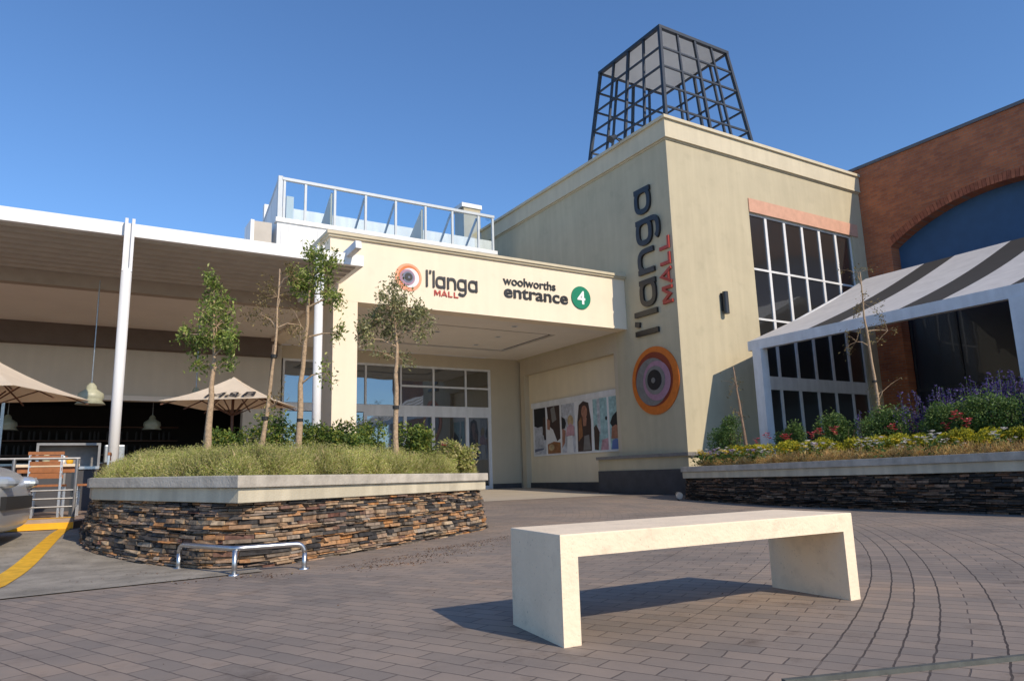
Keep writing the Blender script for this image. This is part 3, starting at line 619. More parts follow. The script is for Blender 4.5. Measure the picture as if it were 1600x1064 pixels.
# rear wall and glazing
gl0, gl1, gtop = 5.2, 12.30, 4.34
mb = MB(); mb.box(gl1, X0+.2, YB, YB+.3, 0, 4.744); mb.box(4.9, gl1, YB, YB+.3, gtop, 4.744); mb.build('rear_wall', 'porch', eb)
mb = MB(); mb.box(gl1+.01, X0, YB-.05, YB-.001, 0, .42); mb.build('skirting', 'plinth', eb)
gr = thing('entrance_glazing', 'wide white framed glass doors and windows at the back of the porch', 'doors', ((gl0+gl1)/2, YB, .2))
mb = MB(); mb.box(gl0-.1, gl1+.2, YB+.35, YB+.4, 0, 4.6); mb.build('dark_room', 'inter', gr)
fz = gz(9, 21.7)
fr = MB(); ya, yb = YB+.02, YB+.12
for x in (gl0, 6.4, 7.76, 10.12, 11.33, gl1-.06): fr.box(x-.03, x+.03, ya, yb, 3.02, gtop)
for x in (gl0, 7.76, 9.10, 10.10, 11.36, gl1-.06): fr.box(x-.055, x+.055, ya, yb, fz-.1, 2.78)
fr.box(8.93, 8.98, ya, yb, 3.02, gtop)
fr.box(gl0, gl1, ya-.006, yb, 2.78, 3.02); fr.box(gl0, gl1, ya-.004, yb, gtop-.07, gtop-.001); fr.box(8.93, gl1, ya-.003, yb, 3.63, 3.69); fr.box(gl1-.08, gl1, ya-.002, yb, 0, gtop-.07)
fr.build('frame', 'offwhite', gr)
xs_ = [gl0, 6.4, 7.76, 8.95, 10.12, 11.33, gl1-.06]
for i in range(6):
    for (za, zb2) in (((3.02, 4.27),) if i < 3 else ((3.02, 3.66), (3.66, 4.27))):
        p = MB(); p.box(xs_[i]+.02, xs_[i+1]-.02, yb-.06+random.uniform(-.003, .003), yb-.04, za+.01, zb2-.01); p.build('pane', 'glassb', gr)
for (xa, xb) in ((gl0+.03, 7.73), (7.79, 9.07), (9.13, 10.07), (10.13, 11.31), (11.41, gl1-.12)):
    dleaf = xb-xa < 1.2 or xa > 7
    p = MB(); p.box(xa+.02, xb-.02, yb-.06, yb-.04, fz+.08, 2.76); g = p.build('pane' if not dleaf else 'door', 'glassb', gr)
    if dleaf:
        q = MB(); q.box(xa, xb, ya-.002, ya+.04, 2.66, 2.79); q.build('top_rail', 'offwhite', g); q = MB(); q.box(xa, xb, ya-.002, ya+.04, fz+.0, fz+.12); q.build('bottom_rail', 'offwhite', g)
        q = MB(); q.tube([(xa+.12, ya-.06, 1.15), (xa+.12, ya-.06, 1.65)], .014, 8); q.build('handle', 'steel', g)

# ---------------------------------------------------------------- rooftop enclosure
YG = 19.0
rb = thing('rooftop_enclosure', 'white sheet clad rooftop deck with a framed glass screen above the entrance porch', 'rooftop deck', (7.5, YG, 6.1))
mb = MB(); mb.box(4.25, 11.05, YG, YG+.12, 5.9, 7.60); mb.box(4.25, 4.37, YG+.12, 23, 5.9, 7.6)
x = 4.35
while x < 11: mb.box(x, x+.05, YG-.022, YG-.001, 5.95, 7.52); x += .2
mb.box(4.2, 11.1, YG-.05, YG+.2, 7.60, 7.72); mb.build('cladding', 'cladding', rb)
mb = MB()
px = [4.42, 5.0, 5.83, 6.74, 7.67, 8.63, 9.54, 10.46, 10.98]
for x in px: mb.box(x-.032, x+.032, YG, YG+.06, 7.72, 8.84)
mb.box(4.36, 11.03, YG-.02, YG+.08, 8.82, 8.90); mb.box(4.25, 4.37, YG+.0, YG+.12, 7.6, 8.93); mb.bar((4.31, YG+.1, 8.86), (4.31, 21.6, 7.9), .09); mb.build('frame', 'screenf', rb)
for i in range(len(px)-1):
    p = MB(); p.box(px[i]+.045, px[i+1]-.045, YG+.03, YG+.045, 7.73, 8.8); p.build('glass_panel', 'roofglass', rb)
mb = MB(); mb.add([(4.28, YG+.12, 7.6), (4.28, 22.5, 7.6), (4.28, 22.5, 7.7), (4.28, YG+.12, 8.85), (4.34, YG+.12, 7.6), (4.34, 22.5, 7.6), (4.34, 22.5, 7.7), (4.34, YG+.12, 8.85)], [(0, 1, 2, 3), (7, 6, 5, 4), (0, 4, 5, 1), (1, 5, 6, 2), (2, 6, 7, 3), (3, 7, 4, 0)]); mb.build('side_panel', 'cladding', rb)
mb = MB(); mb.box(4.5, 12.6, 21.9, 22.1, 7.0, 9.16); mb.build('back_parapet', 'cladding', rb)
for i in (3, 4, 6, 7): 
    mb = MB(); mb.bar((px[i]-.01, YG+.12, 8.75), (px[i]-.05, 20.6, 7.3), .05, .06); mb.build('brace', 'galv', rb)
for i in (2, 5):
    mb = MB(); x = px[i]
    mb.add([(x-.09, YG+.12, 7.5), (x-.09, 20.9, 7.5), (x-.09, YG+.12, 8.75), (x-.03, YG+.12, 7.5), (x-.03, 20.9, 7.5), (x-.03, YG+.12, 8.75)], [(0, 1, 2), (5, 4, 3), (0, 3, 4, 1), (1, 4, 5, 2), (2, 5, 3, 0)]); mb.build('fin', 'panel', rb)
mb = MB(); mb.box(4.5, 11, YG+.2, 21.9, 7.3, 7.45); mb.build('deck', 'slate', rb)
mb = MB(); mb.box(4.55, 4.75, YG+.3, YG+.5, 7.6, 8.5); mb.build('white_post', 'cladding', rb)
cb = thing('roof_plant_box', 'small grey box with a white edge on the roof left of the glass screen', 'roof box', (3.8, 19.2, 6.5))
mb = MB(); mb.box(3.57, 3.66, 19, 19.8, 6.2, 7.56); mb.build('white_edge', 'cladding', cb)
mb = MB(); mb.box(3.66, 4.12, 19.02, 19.8, 6.2, 7.54); mb.build('body', 'soffit', cb)
c2 = thing('roof_parapet', 'small white capped parapet rising behind the tower and the glass screen', 'parapet', (13.6, 22, 9))
mb = MB(); mb.box(12.6, 13.35, 24.1, 24.9, 6, 11.25); mb.build('wall', 'tower', c2); mb = MB(); mb.box(12.5, 13.40, 24.05, 25, 11.25, 11.42); mb.build('cap', 'cladding', c2)

# ---------------------------------------------------------------- restaurant and its canopy
rs = thing('restaurant_building', 'dim open restaurant front with pale upper wall under the big white roof', 'building', (0, 21.6, tz))
zo = 2.93
YR = 21.6
mb = MB(); mb.box(-14, 4.9, YR, YR+.3, zo, 4.829); mb.build('upper_wall', 'rear', rs)
mb = MB(); mb.box(-14, 4.9, YR-.04, YR-.001, zo, zo+.13); mb.build('trim', 'ceiling', rs)
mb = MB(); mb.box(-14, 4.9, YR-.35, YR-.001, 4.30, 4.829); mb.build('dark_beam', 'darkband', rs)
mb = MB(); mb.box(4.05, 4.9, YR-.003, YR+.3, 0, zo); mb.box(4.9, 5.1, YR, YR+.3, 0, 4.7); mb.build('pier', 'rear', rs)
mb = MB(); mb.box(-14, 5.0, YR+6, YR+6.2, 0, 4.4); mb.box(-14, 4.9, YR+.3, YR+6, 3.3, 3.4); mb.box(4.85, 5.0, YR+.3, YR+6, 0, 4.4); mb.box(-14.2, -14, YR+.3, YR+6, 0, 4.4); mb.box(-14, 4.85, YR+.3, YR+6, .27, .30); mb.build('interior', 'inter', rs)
mb = MB()
for x in (-2.0, -1.62): mb.box(x, x+.07, YR-.02, YR+.05, tz, zo)
mb.box(-1.95, -1.62, YR-.01, YR+.02, 1.0, 1.1); mb.build('door_frame', 'galv', rs)

cp = thing('canopy_roof', 'long white edged flat roof with ribbed grey underside over the terrace', 'canopy', (0, 14, 5.1))
mb = MB(); mb.box(-14, 4.93, 14.0, 14.12, 5.09, 5.33); mb.box(4.81, 4.93, 14.12, 15.55, 5.09, 5.33); mb.build('edge', 'white', cp)
mb = MB(); mb.box(-14, 4.8, 14.121, 17.0, 5.25, 5.31); mb.box(-14, 4.65, 17.0, 24, 5.25, 5.31); mb.build('roof_sheet', 'white', cp)
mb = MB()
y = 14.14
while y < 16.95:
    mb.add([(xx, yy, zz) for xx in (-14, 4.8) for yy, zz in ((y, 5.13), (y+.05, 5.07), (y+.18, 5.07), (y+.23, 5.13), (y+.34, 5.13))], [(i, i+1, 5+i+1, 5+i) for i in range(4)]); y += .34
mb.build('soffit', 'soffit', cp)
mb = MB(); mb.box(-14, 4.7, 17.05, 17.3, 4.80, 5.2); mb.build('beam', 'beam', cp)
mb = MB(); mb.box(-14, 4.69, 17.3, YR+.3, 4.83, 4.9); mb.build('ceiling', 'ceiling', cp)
mb = MB(); mb.bar((4.66, 13.55, 5.40), (4.35, 16.8, 4.95), .13, .16); mb.build('rafter', 'offwhite', cp)
def post(x, label):
    r = thing('canopy_post', label, 'post', (x, 13.9, tz), 'white posts holding up the canopy')
    m2 = MB(); m2.tube([(x, 13.9, tz), (x, 13.9, 4.45)], .085, 16); m2.build('shaft', 'white', r, smooth=True)
    m2 = MB(); m2.box(x-.08, x-.03, 13.84, 13.96, 4.4, 5.37); m2.box(x+.03, x+.08, 13.84, 13.96, 4.4, 5.37); m2.box(x-.03, x+.03, 13.90, 13.93, 4.4, 5.30); m2.build('fork_bracket', 'offwhite', r)
    m2 = MB(); m2.lathe([(0, .02), (.18, .02), (.18, 0)], (x, 13.9, tz), 16); m2.build('base_plate', 'offwhite', r)
post(.56, 'round white canopy post with a forked bracket, standing clear on the left')
post(3.97, 'round white canopy post half hidden behind the planter trees')

# ---------------------------------------------------------------- umbrellas
def umbrella(cx, cy, rz, zr, za, hw, label):
    r = thing('umbrella', label, 'umbrella', (cx, cy, tz), 'cream cafe umbrellas with black lettering')
    ca, sa = math.cos(rz), math.sin(rz)
    def P(u, v, z): return (cx+u*ca-v*sa, cy+u*sa+v*ca, z)
    mb = MB()
    cs = [(-hw, -hw), (hw, -hw), (hw, hw), (-hw, hw)]; N = 8
    for k in range(4):
        a = cs[k]; b = cs[(k+1) % 4]
        for i in range(N):
            for j in range(N):
                def g(s, t):
                    u = (a[0]*(1-t)+b[0]*t)*s; v = (a[1]*(1-t)+b[1]*t)*s
                    z = za+(zr-za)*s - .05*math.sin(math.pi*s)*1.0 - .03*math.sin(math.pi*t)*s
                    return P(u, v, z+(.03*math.sin(math.pi*t)*s*s))
                q = [g(i/N, j/N), g((i+1)/N, j/N), g((i+1)/N, (j+1)/N), g(i/N, (j+1)/N)]
                mb.add(q, [(0, 1, 2, 3)])
    cn = mb.build('canopy', 'canvas', r)
    mo = cn.modifiers.new('thick', 'SOLIDIFY'); mo.thickness = .006
    m2 = MB(); m2.tube([P(0, 0, tz), P(0, 0, za-.02)], .025, 10); m2.build('pole', 'darkwood', r)
    for k in range(8):
        a = cs[k//2] if k % 2 == 0 else tuple((cs[k//2][i]+cs[(k//2+1) % 4][i])/2 for i in (0, 1))
        m2 = MB(); m2.bar(P(0, 0, za-.16), P(a[0]*.98, a[1]*.98, zr-.06), .014, .018); m2.build('rib', 'darkwood', r)
        m2 = MB(); m2.bar(P(0, 0, zr-.2), P(a[0]*.5, a[1]*.5, (za+zr)/2-.17), .014, .018); m2.build('strut', 'darkwood', r)
    m2 = MB(); m2.box(cx-.28, cx+.28, cy-.28, cy+.28, tz, tz+.08); m2.build('base', 'slate', r)
    return r, P
um1 = umbrella(2.28, 13.05, R(-31), 2.03, 2.50, .86, 'cream square umbrella lettered on its valance, behind the three planter trees')
um0 = umbrella(-1.16, 12.5, R(-27), 2.02, 2.58, .98, 'cream square umbrella cut off by the left edge of the picture')

# ---------------------------------------------------------------- lettering
def text_mesh(txt, size, depth, bold=0.0, space=1.0):
    cu = bpy.data.curves.new('t', 'FONT'); cu.body = txt; cu.size = size; cu.extrude = depth/2; cu.offset = bold; cu.space_character = space
    ob = bpy.data.objects.new('t', cu); C.objects.link(ob); dg = bpy.context.evaluated_depsgraph_get()
    me = bpy.data.meshes.new_from_object(ob.evaluated_get(dg)); bpy.data.objects.remove(ob); bpy.data.curves.remove(cu)
    vs = [tuple(v.co) for v in me.vertices]; fs = [tuple(p.vertices) for p in me.polygons]; bpy.data.meshes.remove(me)
    return vs, fs
def place_text(name, txt, fn, width, height, depth, m, parent, bold=0.0):
    vs, fs = text_mesh(txt, 1.0, .1, bold)
    xa = min(v[0] for v in vs); xb = max(v[0] for v in vs); yb_ = max(v[1] for v in vs); ya_ = min(v[1] for v in vs)
    mb = MB(); mb.add([fn((v[0]-xa)/(xb-xa)*width, (v[1]-ya_)/(yb_-ya_)*height, (v[2]+.05)/.1*depth) for v in vs], fs)
    return mb.build(name, m, parent)
def ribbon(mb, pts, w, fn, d0, d1, closed=False):
    P = [Vector(p) for p in pts]; n = len(P); Lf = []; Rg = []
    for i in range(n):
        a = P[(i-1) % n] if (closed or i > 0) else P[i]; b = P[(i+1) % n] if (closed or i < n-1) else P[i]
        e0 = (P[i]-a).normalized() if (P[i]-a).length > 1e-6 else (b-P[i]).normalized(); e1 = (b-P[i]).normalized() if (b-P[i]).length > 1e-6 else e0
        n0 = Vector((-e0.y, e0.x)); n1 = Vector((-e1.y, e1.x)); bs = (n0+n1).normalized(); k = w/2/max(.5, bs.dot(n0))
        Lf.append(P[i]+bs*k); Rg.append(P[i]-bs*k)
    vs = [fn(p.x, p.y, d) for d in (d0, d1) for s in (Lf, Rg) for p in s]
    L0, R0, L1, R1 = 0, n, 2*n, 3*n; fs = []
    for i in range(n if closed else n-1):
        j = (i+1) % n
        fs += [(L1+i, R1+i, R1+j, L1+j), (L0+i, L0+j, R0+j, R0+i), (L0+i, L1+i, L1+j, L0+j), (R0+i, R0+j, R1+j, R1+i)]
    if not closed: fs += [(L0, R0, R1, L1), (L0+n-1, L1+n-1, R1+n-1, R0+n-1)]
    mb.add(vs, fs)
def rr(cx, cy, hw, hh, e=2.6, n=28, a0=0, a1=360):
    out = []
    for k in range(n+1):
        a = R(a0+(a1-a0)*k/n); c, s = math.cos(a), math.sin(a)
        out.append((cx+hw*math.copysign(abs(c)**(2/e), c), cy+hh*math.copysign(abs(s)**(2/e), s)))
    return out
def wordmark(parent, fn, length, xh, depth, m):
    """rounded single storey letters l ' l a n g a, each a mesh of its own"""
    sx_ = length/6.35; sy_ = xh
    def f(x, y, d): return fn(x*sx_, y*sy_, d)
    W = .21
    def stroke(name, strokes):
        mb = MB()
        for q, (pts, cl) in enumerate(strokes): ribbon(mb, pts, W, f, 0, depth+q*.003, cl)
        mb.build(name, m, parent)
    stroke('letter', [([(.1, 0), (.1, 1.42)], False)])
    stroke('apostrophe', [([(.52, 1.42), (.46, 1.14)], False)])
    stroke('letter', [([(.88, 0), (.88, 1.42)], False)])
    def la(x): stroke('letter', [(rr(x+.55, .5, .45, .40, 2.8)[:-1], True), ([(x+1.0, 0), (x+1.0, 1.0)], False)])
    la(1.12)
    stroke('letter', [([(2.56, 0), (2.56, 1.0)], False), (rr(2.98, .46, .42, .44, 2.6, 14, 178, 0)+[(3.40, 0)], False)])
    stroke('letter', [(rr(4.2, .5, .45, .40, 2.8)[:-1], True), ([(4.65, 1.0), (4.65, 0.0)]+rr(4.22, -.02, .43, .36, 2.6, 10, 0, -150), False)])
    la(4.98)
def mall(parent, fn, width, height, depth, m):
    sx_ = width/4.35
    def f(x, y, d): return fn(x*sx_, y*height, d)
    W = .20; h = .09
    def st(strokes):
        mb = MB()
        for q, pts in enumerate(strokes): ribbon(mb, pts, W, f, 0, depth+q*.002)
        mb.build('letter', m, parent)
    st([[(.1, 0), (.1, 1)], [(1.0, 0), (1.0, 1)], [(.14, .98), (.55, .25), (.96, .98)]])
    st([[(1.3, 0), (1.75, 1), (2.2, 0)], [(1.48, .3), (2.02, .3)]])
    st([[(2.55, 1), (2.55, .09), (3.2, .09)]])
    st([[(3.55, 1), (3.55, .09), (4.25, .09)]])
def disc(mb, cx, cy, r, fn, d0, d1, m, rin=0, n=48, ox=0, oy=0):
    o = [(cx+r*math.cos(2*math.pi*k/n), cy+r*math.sin(2*math.pi*k/n)) for k in range(n)]
    vs = [fn(*p, d0) for p in o]+[fn(*p, d1) for p in o]
    fs = [(k, (k+1) % n, n+(k+1) % n, n+k) for k in range(n)]+[tuple(range(n, 2*n))]
    mb.add(vs, fs, m)
def logo(parent, cx, cy, r, fn, cols, d):
    spec = [(1, 0, 0, cols[0]), (.80, .04, .04, cols[1]), (.70, .10, -.03, cols[2]), (.58, -.10, -.02, cols[3]), (.42, -.04, .0, cols[4]), (.30, -.02, .01, cols[5]), (.08, .02, .0, cols[4])]
    for k, (s, ox, oy, m) in enumerate(spec):
        mb = MB(); disc(mb, cx+ox*r, cy+oy*r, s*r, fn, 0 if k == 0 else d*(1+.25*(k-1)), d*(1+.25*k), m); mb.build('ring' if k < 5 else 'centre', None, parent)
# fascia signs (text runs along X)
def ff(x0_, z0_):
    return lambda u, v, d: (x0_+u, YF-.004-d, z0_+v)
s1 = thing('mall_sign', 'orange ringed logo and dark mall name on the cream porch fascia', 'sign', (7.4, YF, 5.2))
logo(s1, 6.63, 5.47, .345, lambda u, v, d: (u, YF-.004-d, v), ['salmon', 'orange', 'pwhite', 'mauve', 'bluegrey', 'hairb'], .012)
wordmark(s1, ff(7.09, 5.29), 1.49, .30, .03, 'black')
mall(s1, ff(7.31, 5.09), .68, .14, .02, 'red')
s2 = thing('entrance_sign', 'black woolworths entrance lettering with a green number four disc on the porch fascia', 'sign', (10.7, YF, 5.2))
place_text('word', 'woolworths', ff(9.29, 5.60), 1.66, .235, .025, 'black', s2, .012)
place_text('word', 'entrance', ff(9.31, 5.26), 2.04, .285, .025, 'black', s2, .018)
mb = MB(); disc(mb, 11.80, 5.50, .325, lambda u, v, d: (u, YF-.004-d, v), 0, .03, 'green'); mb.build('disc', None, s2)
place_text('numeral', '4', lambda u, v, d: (11.66+u, YF-.036-d, 5.31+v), .27, .38, .008, 'signwhite', s2, .02)
# tower sign: text runs upward, letter tops to the left (+Y)
def tf(y0_, z0_): return lambda u, v, d: (X0-.004-d, y0_+v, z0_+u)
s3 = thing('tower_sign', 'vertical mall name above a big orange ringed logo on the shaded tower wall', 'sign', (X0, 14.5, 3))
wordmark(s3, tf(14.27, 4.42), 4.42, .65, .07, 'black')
mall(s3, tf(13.66, 5.12), 1.9, .38, .05, 'red')
logo(s3, 14.57, 3.12, .93, lambda u, v, d: (X0-.004-d, u, v), ['orange', 'rust', 'logogrey', 'mauve', 'logogrey', 'hairb'], .03)
# umbrella lettering on the front slope
def umb_text(um, zr, za, hw, txt, u0, s0, wid, h):
    r, P = um
    def f(u, v, d):
        s = s0-(v/hw); z = za+(zr-za)*s - .05*math.sin(math.pi*min(1, s)) + .022+d
        return P(u0+u, -hw*s, z)
    place_text('lettering', txt, f, wid, h, .004, 'black', r, .0)
umb_text(um1, 2.03, 2.50, .86, 'M&B', -.16, .95, .80, .25)
umb_text(um0, 2.02, 2.58, .98, 'M&B', -.40, .95, .86, .28)

# ---------------------------------------------------------------- steel lantern cage on the tower roof
ck = thing('roof_cage', 'tall tapering dark steel lattice cage with a flat pale top on the tower roof', 'roof structure', (16.25, 16.31, 9.5))
cX, cY = 16.25, 16.31
def hwz(z): return 1.49+(14.36-z)/3.1*.357
def cp_(k, t, z):
    h = hwz(z); cs = [(-h, -h), (h, -h), (h, h), (-h, h)]; a = cs[k]; b = cs[(k+1) % 4]
    return (cX+a[0]*(1-t)+b[0]*t, cY+a[1]*(1-t)+b[1]*t, z)
for k in range(4):
    mb = MB(); mb.bar(cp_(k, 0, 9.5), cp_(k, 0, 14.36), .10); mb.build('corner_post', 'blacksteel', ck)
    for t in (.25, .5, .75):
        mb = MB(); mb.bar(cp_(k, t, 9.5), cp_(k, t, 14.36), .07 if t != .5 else .085); mb.build('post', 'blacksteel', ck)
for z in (13.62, 12.92, 12.2, 11.45, 10.7, 10.0):
    mb = MB()
    for k in range(4): mb.bar(cp_(k, -.012, z), cp_(k, 1.012, z), .055)
    mb.build('ring_bar', 'blacksteel', ck)
mb = MB()
for k in range(4): mb.bar(cp_(k, -.02, 14.37), cp_(k, 1.02, 14.37), .12, .10)
mb.build('top_frame', 'blacksteel', ck)
mb = MB(); mb.box(cX-1.42, cX+1.42, cY-1.42, cY+1.42, 14.33, 14.37); mb.build('top_panel', 'signwhite', ck)

# ---------------------------------------------------------------- brick building with blue arch
bb = thing('brick_building', 'red brick wall with a wide arched blue recess rising behind the striped awning', 'building', (XR, 9, 0))
acy, ahw, aspring, arise = 9.42, 3.25, 7.62, .95
Rr = (ahw**2+arise**2)/(2*arise)
def az(y): 
    d = abs(y-acy)
    return aspring+arise-Rr+math.sqrt(max(0, Rr*Rr-d*d)) if d < ahw else None
mb = MB(); ztop = 10.58
def slab(ya, yb, za0, za1, zt2):
    mb.add([(XR, ya, za0), (XR, yb, za1), (XR, yb, zt2), (XR, ya, zt2), (XR+.45, ya, za0), (XR+.45, yb, za1), (XR+.45, yb, zt2), (XR+.45, ya, zt2)],
           [(0, 3, 2, 1), (4, 5, 6, 7), (0, 1, 5, 4), (3, 7, 6, 2)])
slab(acy+ahw, 13.9, 0, 0, ztop); slab(-12, acy-ahw, 0, 0, ztop)
N = 40
for i in range(N):
    a = acy-ahw+2*ahw*i/N; b_ = acy-ahw+2*ahw*(i+1)/N
    slab(a, b_, az(a+1e-6) or aspring, az(b_-1e-6) or aspring, ztop)
mb.add([(XR, acy+ahw, 0), (XR+.45, acy+ahw, 0), (XR+.45, acy+ahw, aspring), (XR, acy+ahw, aspring)], [(0, 1, 2, 3)])
mb.add([(XR, acy-ahw, 0), (XR+.45, acy-ahw, 0), (XR+.45, acy-ahw, aspring), (XR, acy-ahw, aspring)], [(0, 1, 2, 3)])
mb.add([(XR, 13.9, 0), (XR, 13.9, ztop), (34, 13.9, ztop), (34, 13.9, 0)], [(0, 1, 2, 3)])
mb.build('wall', 'brick', bb)
mb = MB(); # arch band of soldier bricks
for i in range(60):
    a = acy-ahw+2*ahw*i/60; b_ = acy-ahw+2*ahw*(i+1)/60-.012
    if (az(a+.001) is None) or (az(b_) is None): continue
    za, zb_ = az(a+.001), az(b_)
    mb.add([(XR-.02, a, za), (XR-.02, b_, zb_), (XR-.02, b_+ (b_-acy)*.03, zb_+.24), (XR-.02, a+(a-acy)*.03, za+.24), (XR+.05, a, za), (XR+.05, b_, zb_), (XR+.05, b_+(b_-acy)*.03, zb_+.24), (XR+.05, a+(a-acy)*.03, za+.24)], [(0, 3, 2, 1), (4, 5, 6, 7), (0, 1, 5, 4), (1, 2, 6, 5), (2, 3, 7, 6), (3, 0, 4, 7)])
mb.build('arch_band', island_mat('soldier bricks', [(0, (.30, .095, .05)), (1, (.42, .14, .07))], .85, 8, .3, .3), bb)
mb = MB(); mb.box(XR-.06, XR+.5, -12, 13.95, ztop, ztop+.1); mb.build('capping', 'copper', bb)
mb = MB(); mb.box(XR+.44, XR+.5, acy-ahw-.1, acy+ahw+.1, 5.6, 8.8); mb.build('blue_panel', 'navy', bb)
mb = MB(); mb.box(XR+.42, XR+.5, acy-ahw-.1, acy+ahw+.1, 0, 5.6); mb.build('shopfront_glass', 'navyglass', bb)
mb = MB()
for y in (6.4, 8.0, 9.6, 11.2, 12.6): mb.box(XR+.38, XR+.44, y-.03, y+.03, 0, 5.6)
mb.box(XR+.37, XR+.43, acy-ahw, acy+ahw, 2.9, 3.0); mb.build('mullion', 'blacksteel', bb)
mb = MB(); mb.box(XR+.5, 34, -12, 13.8, 10.0, 10.2); mb.build('roof_slab', 'slate', bb)

# ---------------------------------------------------------------- striped awning
aw = thing('awning', 'big awning striped in white and charcoal on a white frame, beside the tower window', 'awning', (14.8, 8, 0))
AX, AZ, RX, RZ = 14.85, 3.93, 20.3, 6.27
yA, yB = 12.5, -3.0
mb = MB(); mb.box(AX-.08, AX+.08, yB, yA, 3.68, AZ-.005); mb.build('front_beam', 'offwhite', aw)
mb = MB(); mb.bar((AX+.08, yA-.05, 3.80), (RX, yA-.05, RZ-.12), .1, .14); mb.bar((RX, yB, RZ-.1), (RX, yA, RZ-.1), .1, .14); mb.build('rafter', 'offwhite', aw)
cuts = [12.5, 10.70, 9.86, 8.46, 7.56, 6.30, 5.42, 4.1, 3.2, 1.9, 1.0, -.3, -1.2, -3.0]
for i in range(len(cuts)-1):
    a, b_ = cuts[i], cuts[i+1]; mb = MB(); NN = 14
    def q(t, y): return (AX-.05+(RX-AX+.05)*t, y, AZ+(RZ-AZ)*t-.10*math.sin(math.pi*t))
    vs = [q(j/NN, yy) for j in range(NN+1) for yy in (a, b_)]+[(XR-.02, a, RZ-.75), (XR-.02, b_, RZ-.75)]
    mb.add(vs, [(2*j, 2*j+2, 2*j+3, 2*j+1) for j in range(NN+1)])
    o = mb.build('canvas_strip', 'awnw' if i % 2 == 0 else 'awnd', aw); so_ = o.modifiers.new('thick', 'SOLIDIFY'); so_.thickness = .012
for y in (12.2, 6.2, .2):
    mb = MB(); mb.box(AX-.13, AX+.13, y-.13, y+.13, 0, 3.679); mb.build('post', 'offwhite', aw)

# ---------------------------------------------------------------- pendants, furniture, railing
def pendant(x, y, z, s, label):
    r = thing('pendant_lamp', label, 'lamp', (x, y, z), 'enamel pendant lamps')
    m2 = MB(); m2.lathe([(.04*s, .42*s), (.09*s, .36*s), (.10*s, .30*s), (.22*s, .22*s), (.24*s, .12*s), (.20*s, .08*s), (.27*s, 0), (.0, .02)], (x, y, z), 22); m2.build('lamp_shade', 'lampm', r, smooth=True)
    m2 = MB(); m2.tube([(x, y, z+.4*s), (x, y, 4.83)], .012, 6); m2.build('cord', 'galv', r)
pendant(.20, 16.4, 2.30, 1.0, 'pale green enamel pendant lamp hanging left of the first white canopy post')
pendant(2.35, 18.2, 2.55, .9, 'pale enamel pendant lamp half hidden behind the umbrella by the trees')
pendant(-1.6, 23.5, 2.25, 1.0, 'dim pendant lamp low behind the umbrella at the left edge')
pendant(1.9, 23.6, 2.3, 1.0, 'dim pendant lamp deep in the restaurant right of the first post')

def chair(x, y, rz, label):
    r = thing('chair', label, 'chair', (x, y, tz), 'orange wooden terrace chairs')
    ca, sa = math.cos(rz), math.sin(rz)
    def P(u, v, z): return (x+u*ca-v*sa, y+u*sa+v*ca, tz+z)
    def bx(u0, u1, v0, v1, z0, z1, m2):
        m2.add([P(u0, v0, z0), P(u1, v0, z0), P(u1, v1, z0), P(u0, v1, z0), P(u0, v0, z1), P(u1, v0, z1), P(u1, v1, z1), P(u0, v1, z1)], [(0, 3, 2, 1), (4, 5, 6, 7), (0, 1, 5, 4), (1, 2, 6, 5), (2, 3, 7, 6), (3, 0, 4, 7)])
    m2 = MB(); bx(-.21, .21, -.2, .2, .43, .46, m2); m2.build('seat', 'wood', r)
    m2 = MB(); [bx(-.20, .20, .19, .215, z_, z_+.055, m2) for z_ in (.56, .64, .72, .80)]; bx(-.215, .215, .186, .219, .865, .91, m2); m2.build('backrest', 'wood', r)
    for u in (-.19, .19):
        m2 = MB(); m2.bar(P(u, -.18, 0), P(u, -.18, .43), .03); m2.build('leg', 'steel', r)
        m2 = MB(); m2.bar(P(u, .2, 0), P(u, .2, .88), .03); m2.build('leg', 'steel', r)
chair(-.30, 12.2, R(172), 'orange wooden chair tucked at the near side of the terrace table')
chair(.26, 12.55, R(-95), 'orange wooden chair at the right end of the terrace table')
chair(-.95, 12.7, R(90), 'orange wooden chair at the left end of the terrace table')
chair(-.3, 13.5, R(0), 'orange wooden chair on the far side of the terrace table')
chair(.78, 12.9, R(-90), 'orange wooden chair standing alone beside the white canopy post')
tt = thing('table', 'pale topped restaurant table behind the steel railing', 'table', (-.3, 12.8, tz))
mb = MB(); mb.box(-.72, .08, 12.45, 13.15, tz+.71, tz+.75); mb.build('tabletop', 'tabletop', tt, bevel=.006)
mb = MB(); mb.box(-.68, .04, 12.5, 13.1, tz+.63, tz+.709); mb.build('apron', 'wood', tt)
for (x, y) in ((-.65, 12.52), (.01, 12.52), (-.65, 13.08), (.01, 13.08)):
    mb = MB(); mb.bar((x, y, tz), (x, y, tz+.63), .045); mb.build('leg', 'blacksteel', tt)
for k, (x, m, h, lab, cat) in enumerate(((-.35, 'lampm', .15, 'squat greenish glass jar on the terrace table', 'jar'), (-.15, 'signwhite', .13, 'white cup standing on the terrace table', 'cup'), (-.05, 'yellow', .10, 'small yellow sauce pot on the terrace table', 'pot'))):
    mb = MB(); mb.lathe([(0, 0), (.035, 0), (.05, h*.4), (.04, h*.9), (.025, h)], (x, 12.75, tz+.751), 12)
    tag(mb.build('jar' if k == 0 else ('cup' if k == 1 else 'sauce_pot'), m, smooth=True), lab, cat)
ct = thing('serving_counter', 'stainless steel serving counter glinting in the dark restaurant behind the table', 'counter', (.1, 15.8, tz))
mb = MB(); mb.box(-.55, .38, 15.3, 16.0, tz, 1.02); mb.build('cabinet', 'plinth', ct)
mb = MB(); mb.box(-.58, .41, 15.27, 16.03, 1.02, 1.07); mb.build('worktop', 'steel', ct)
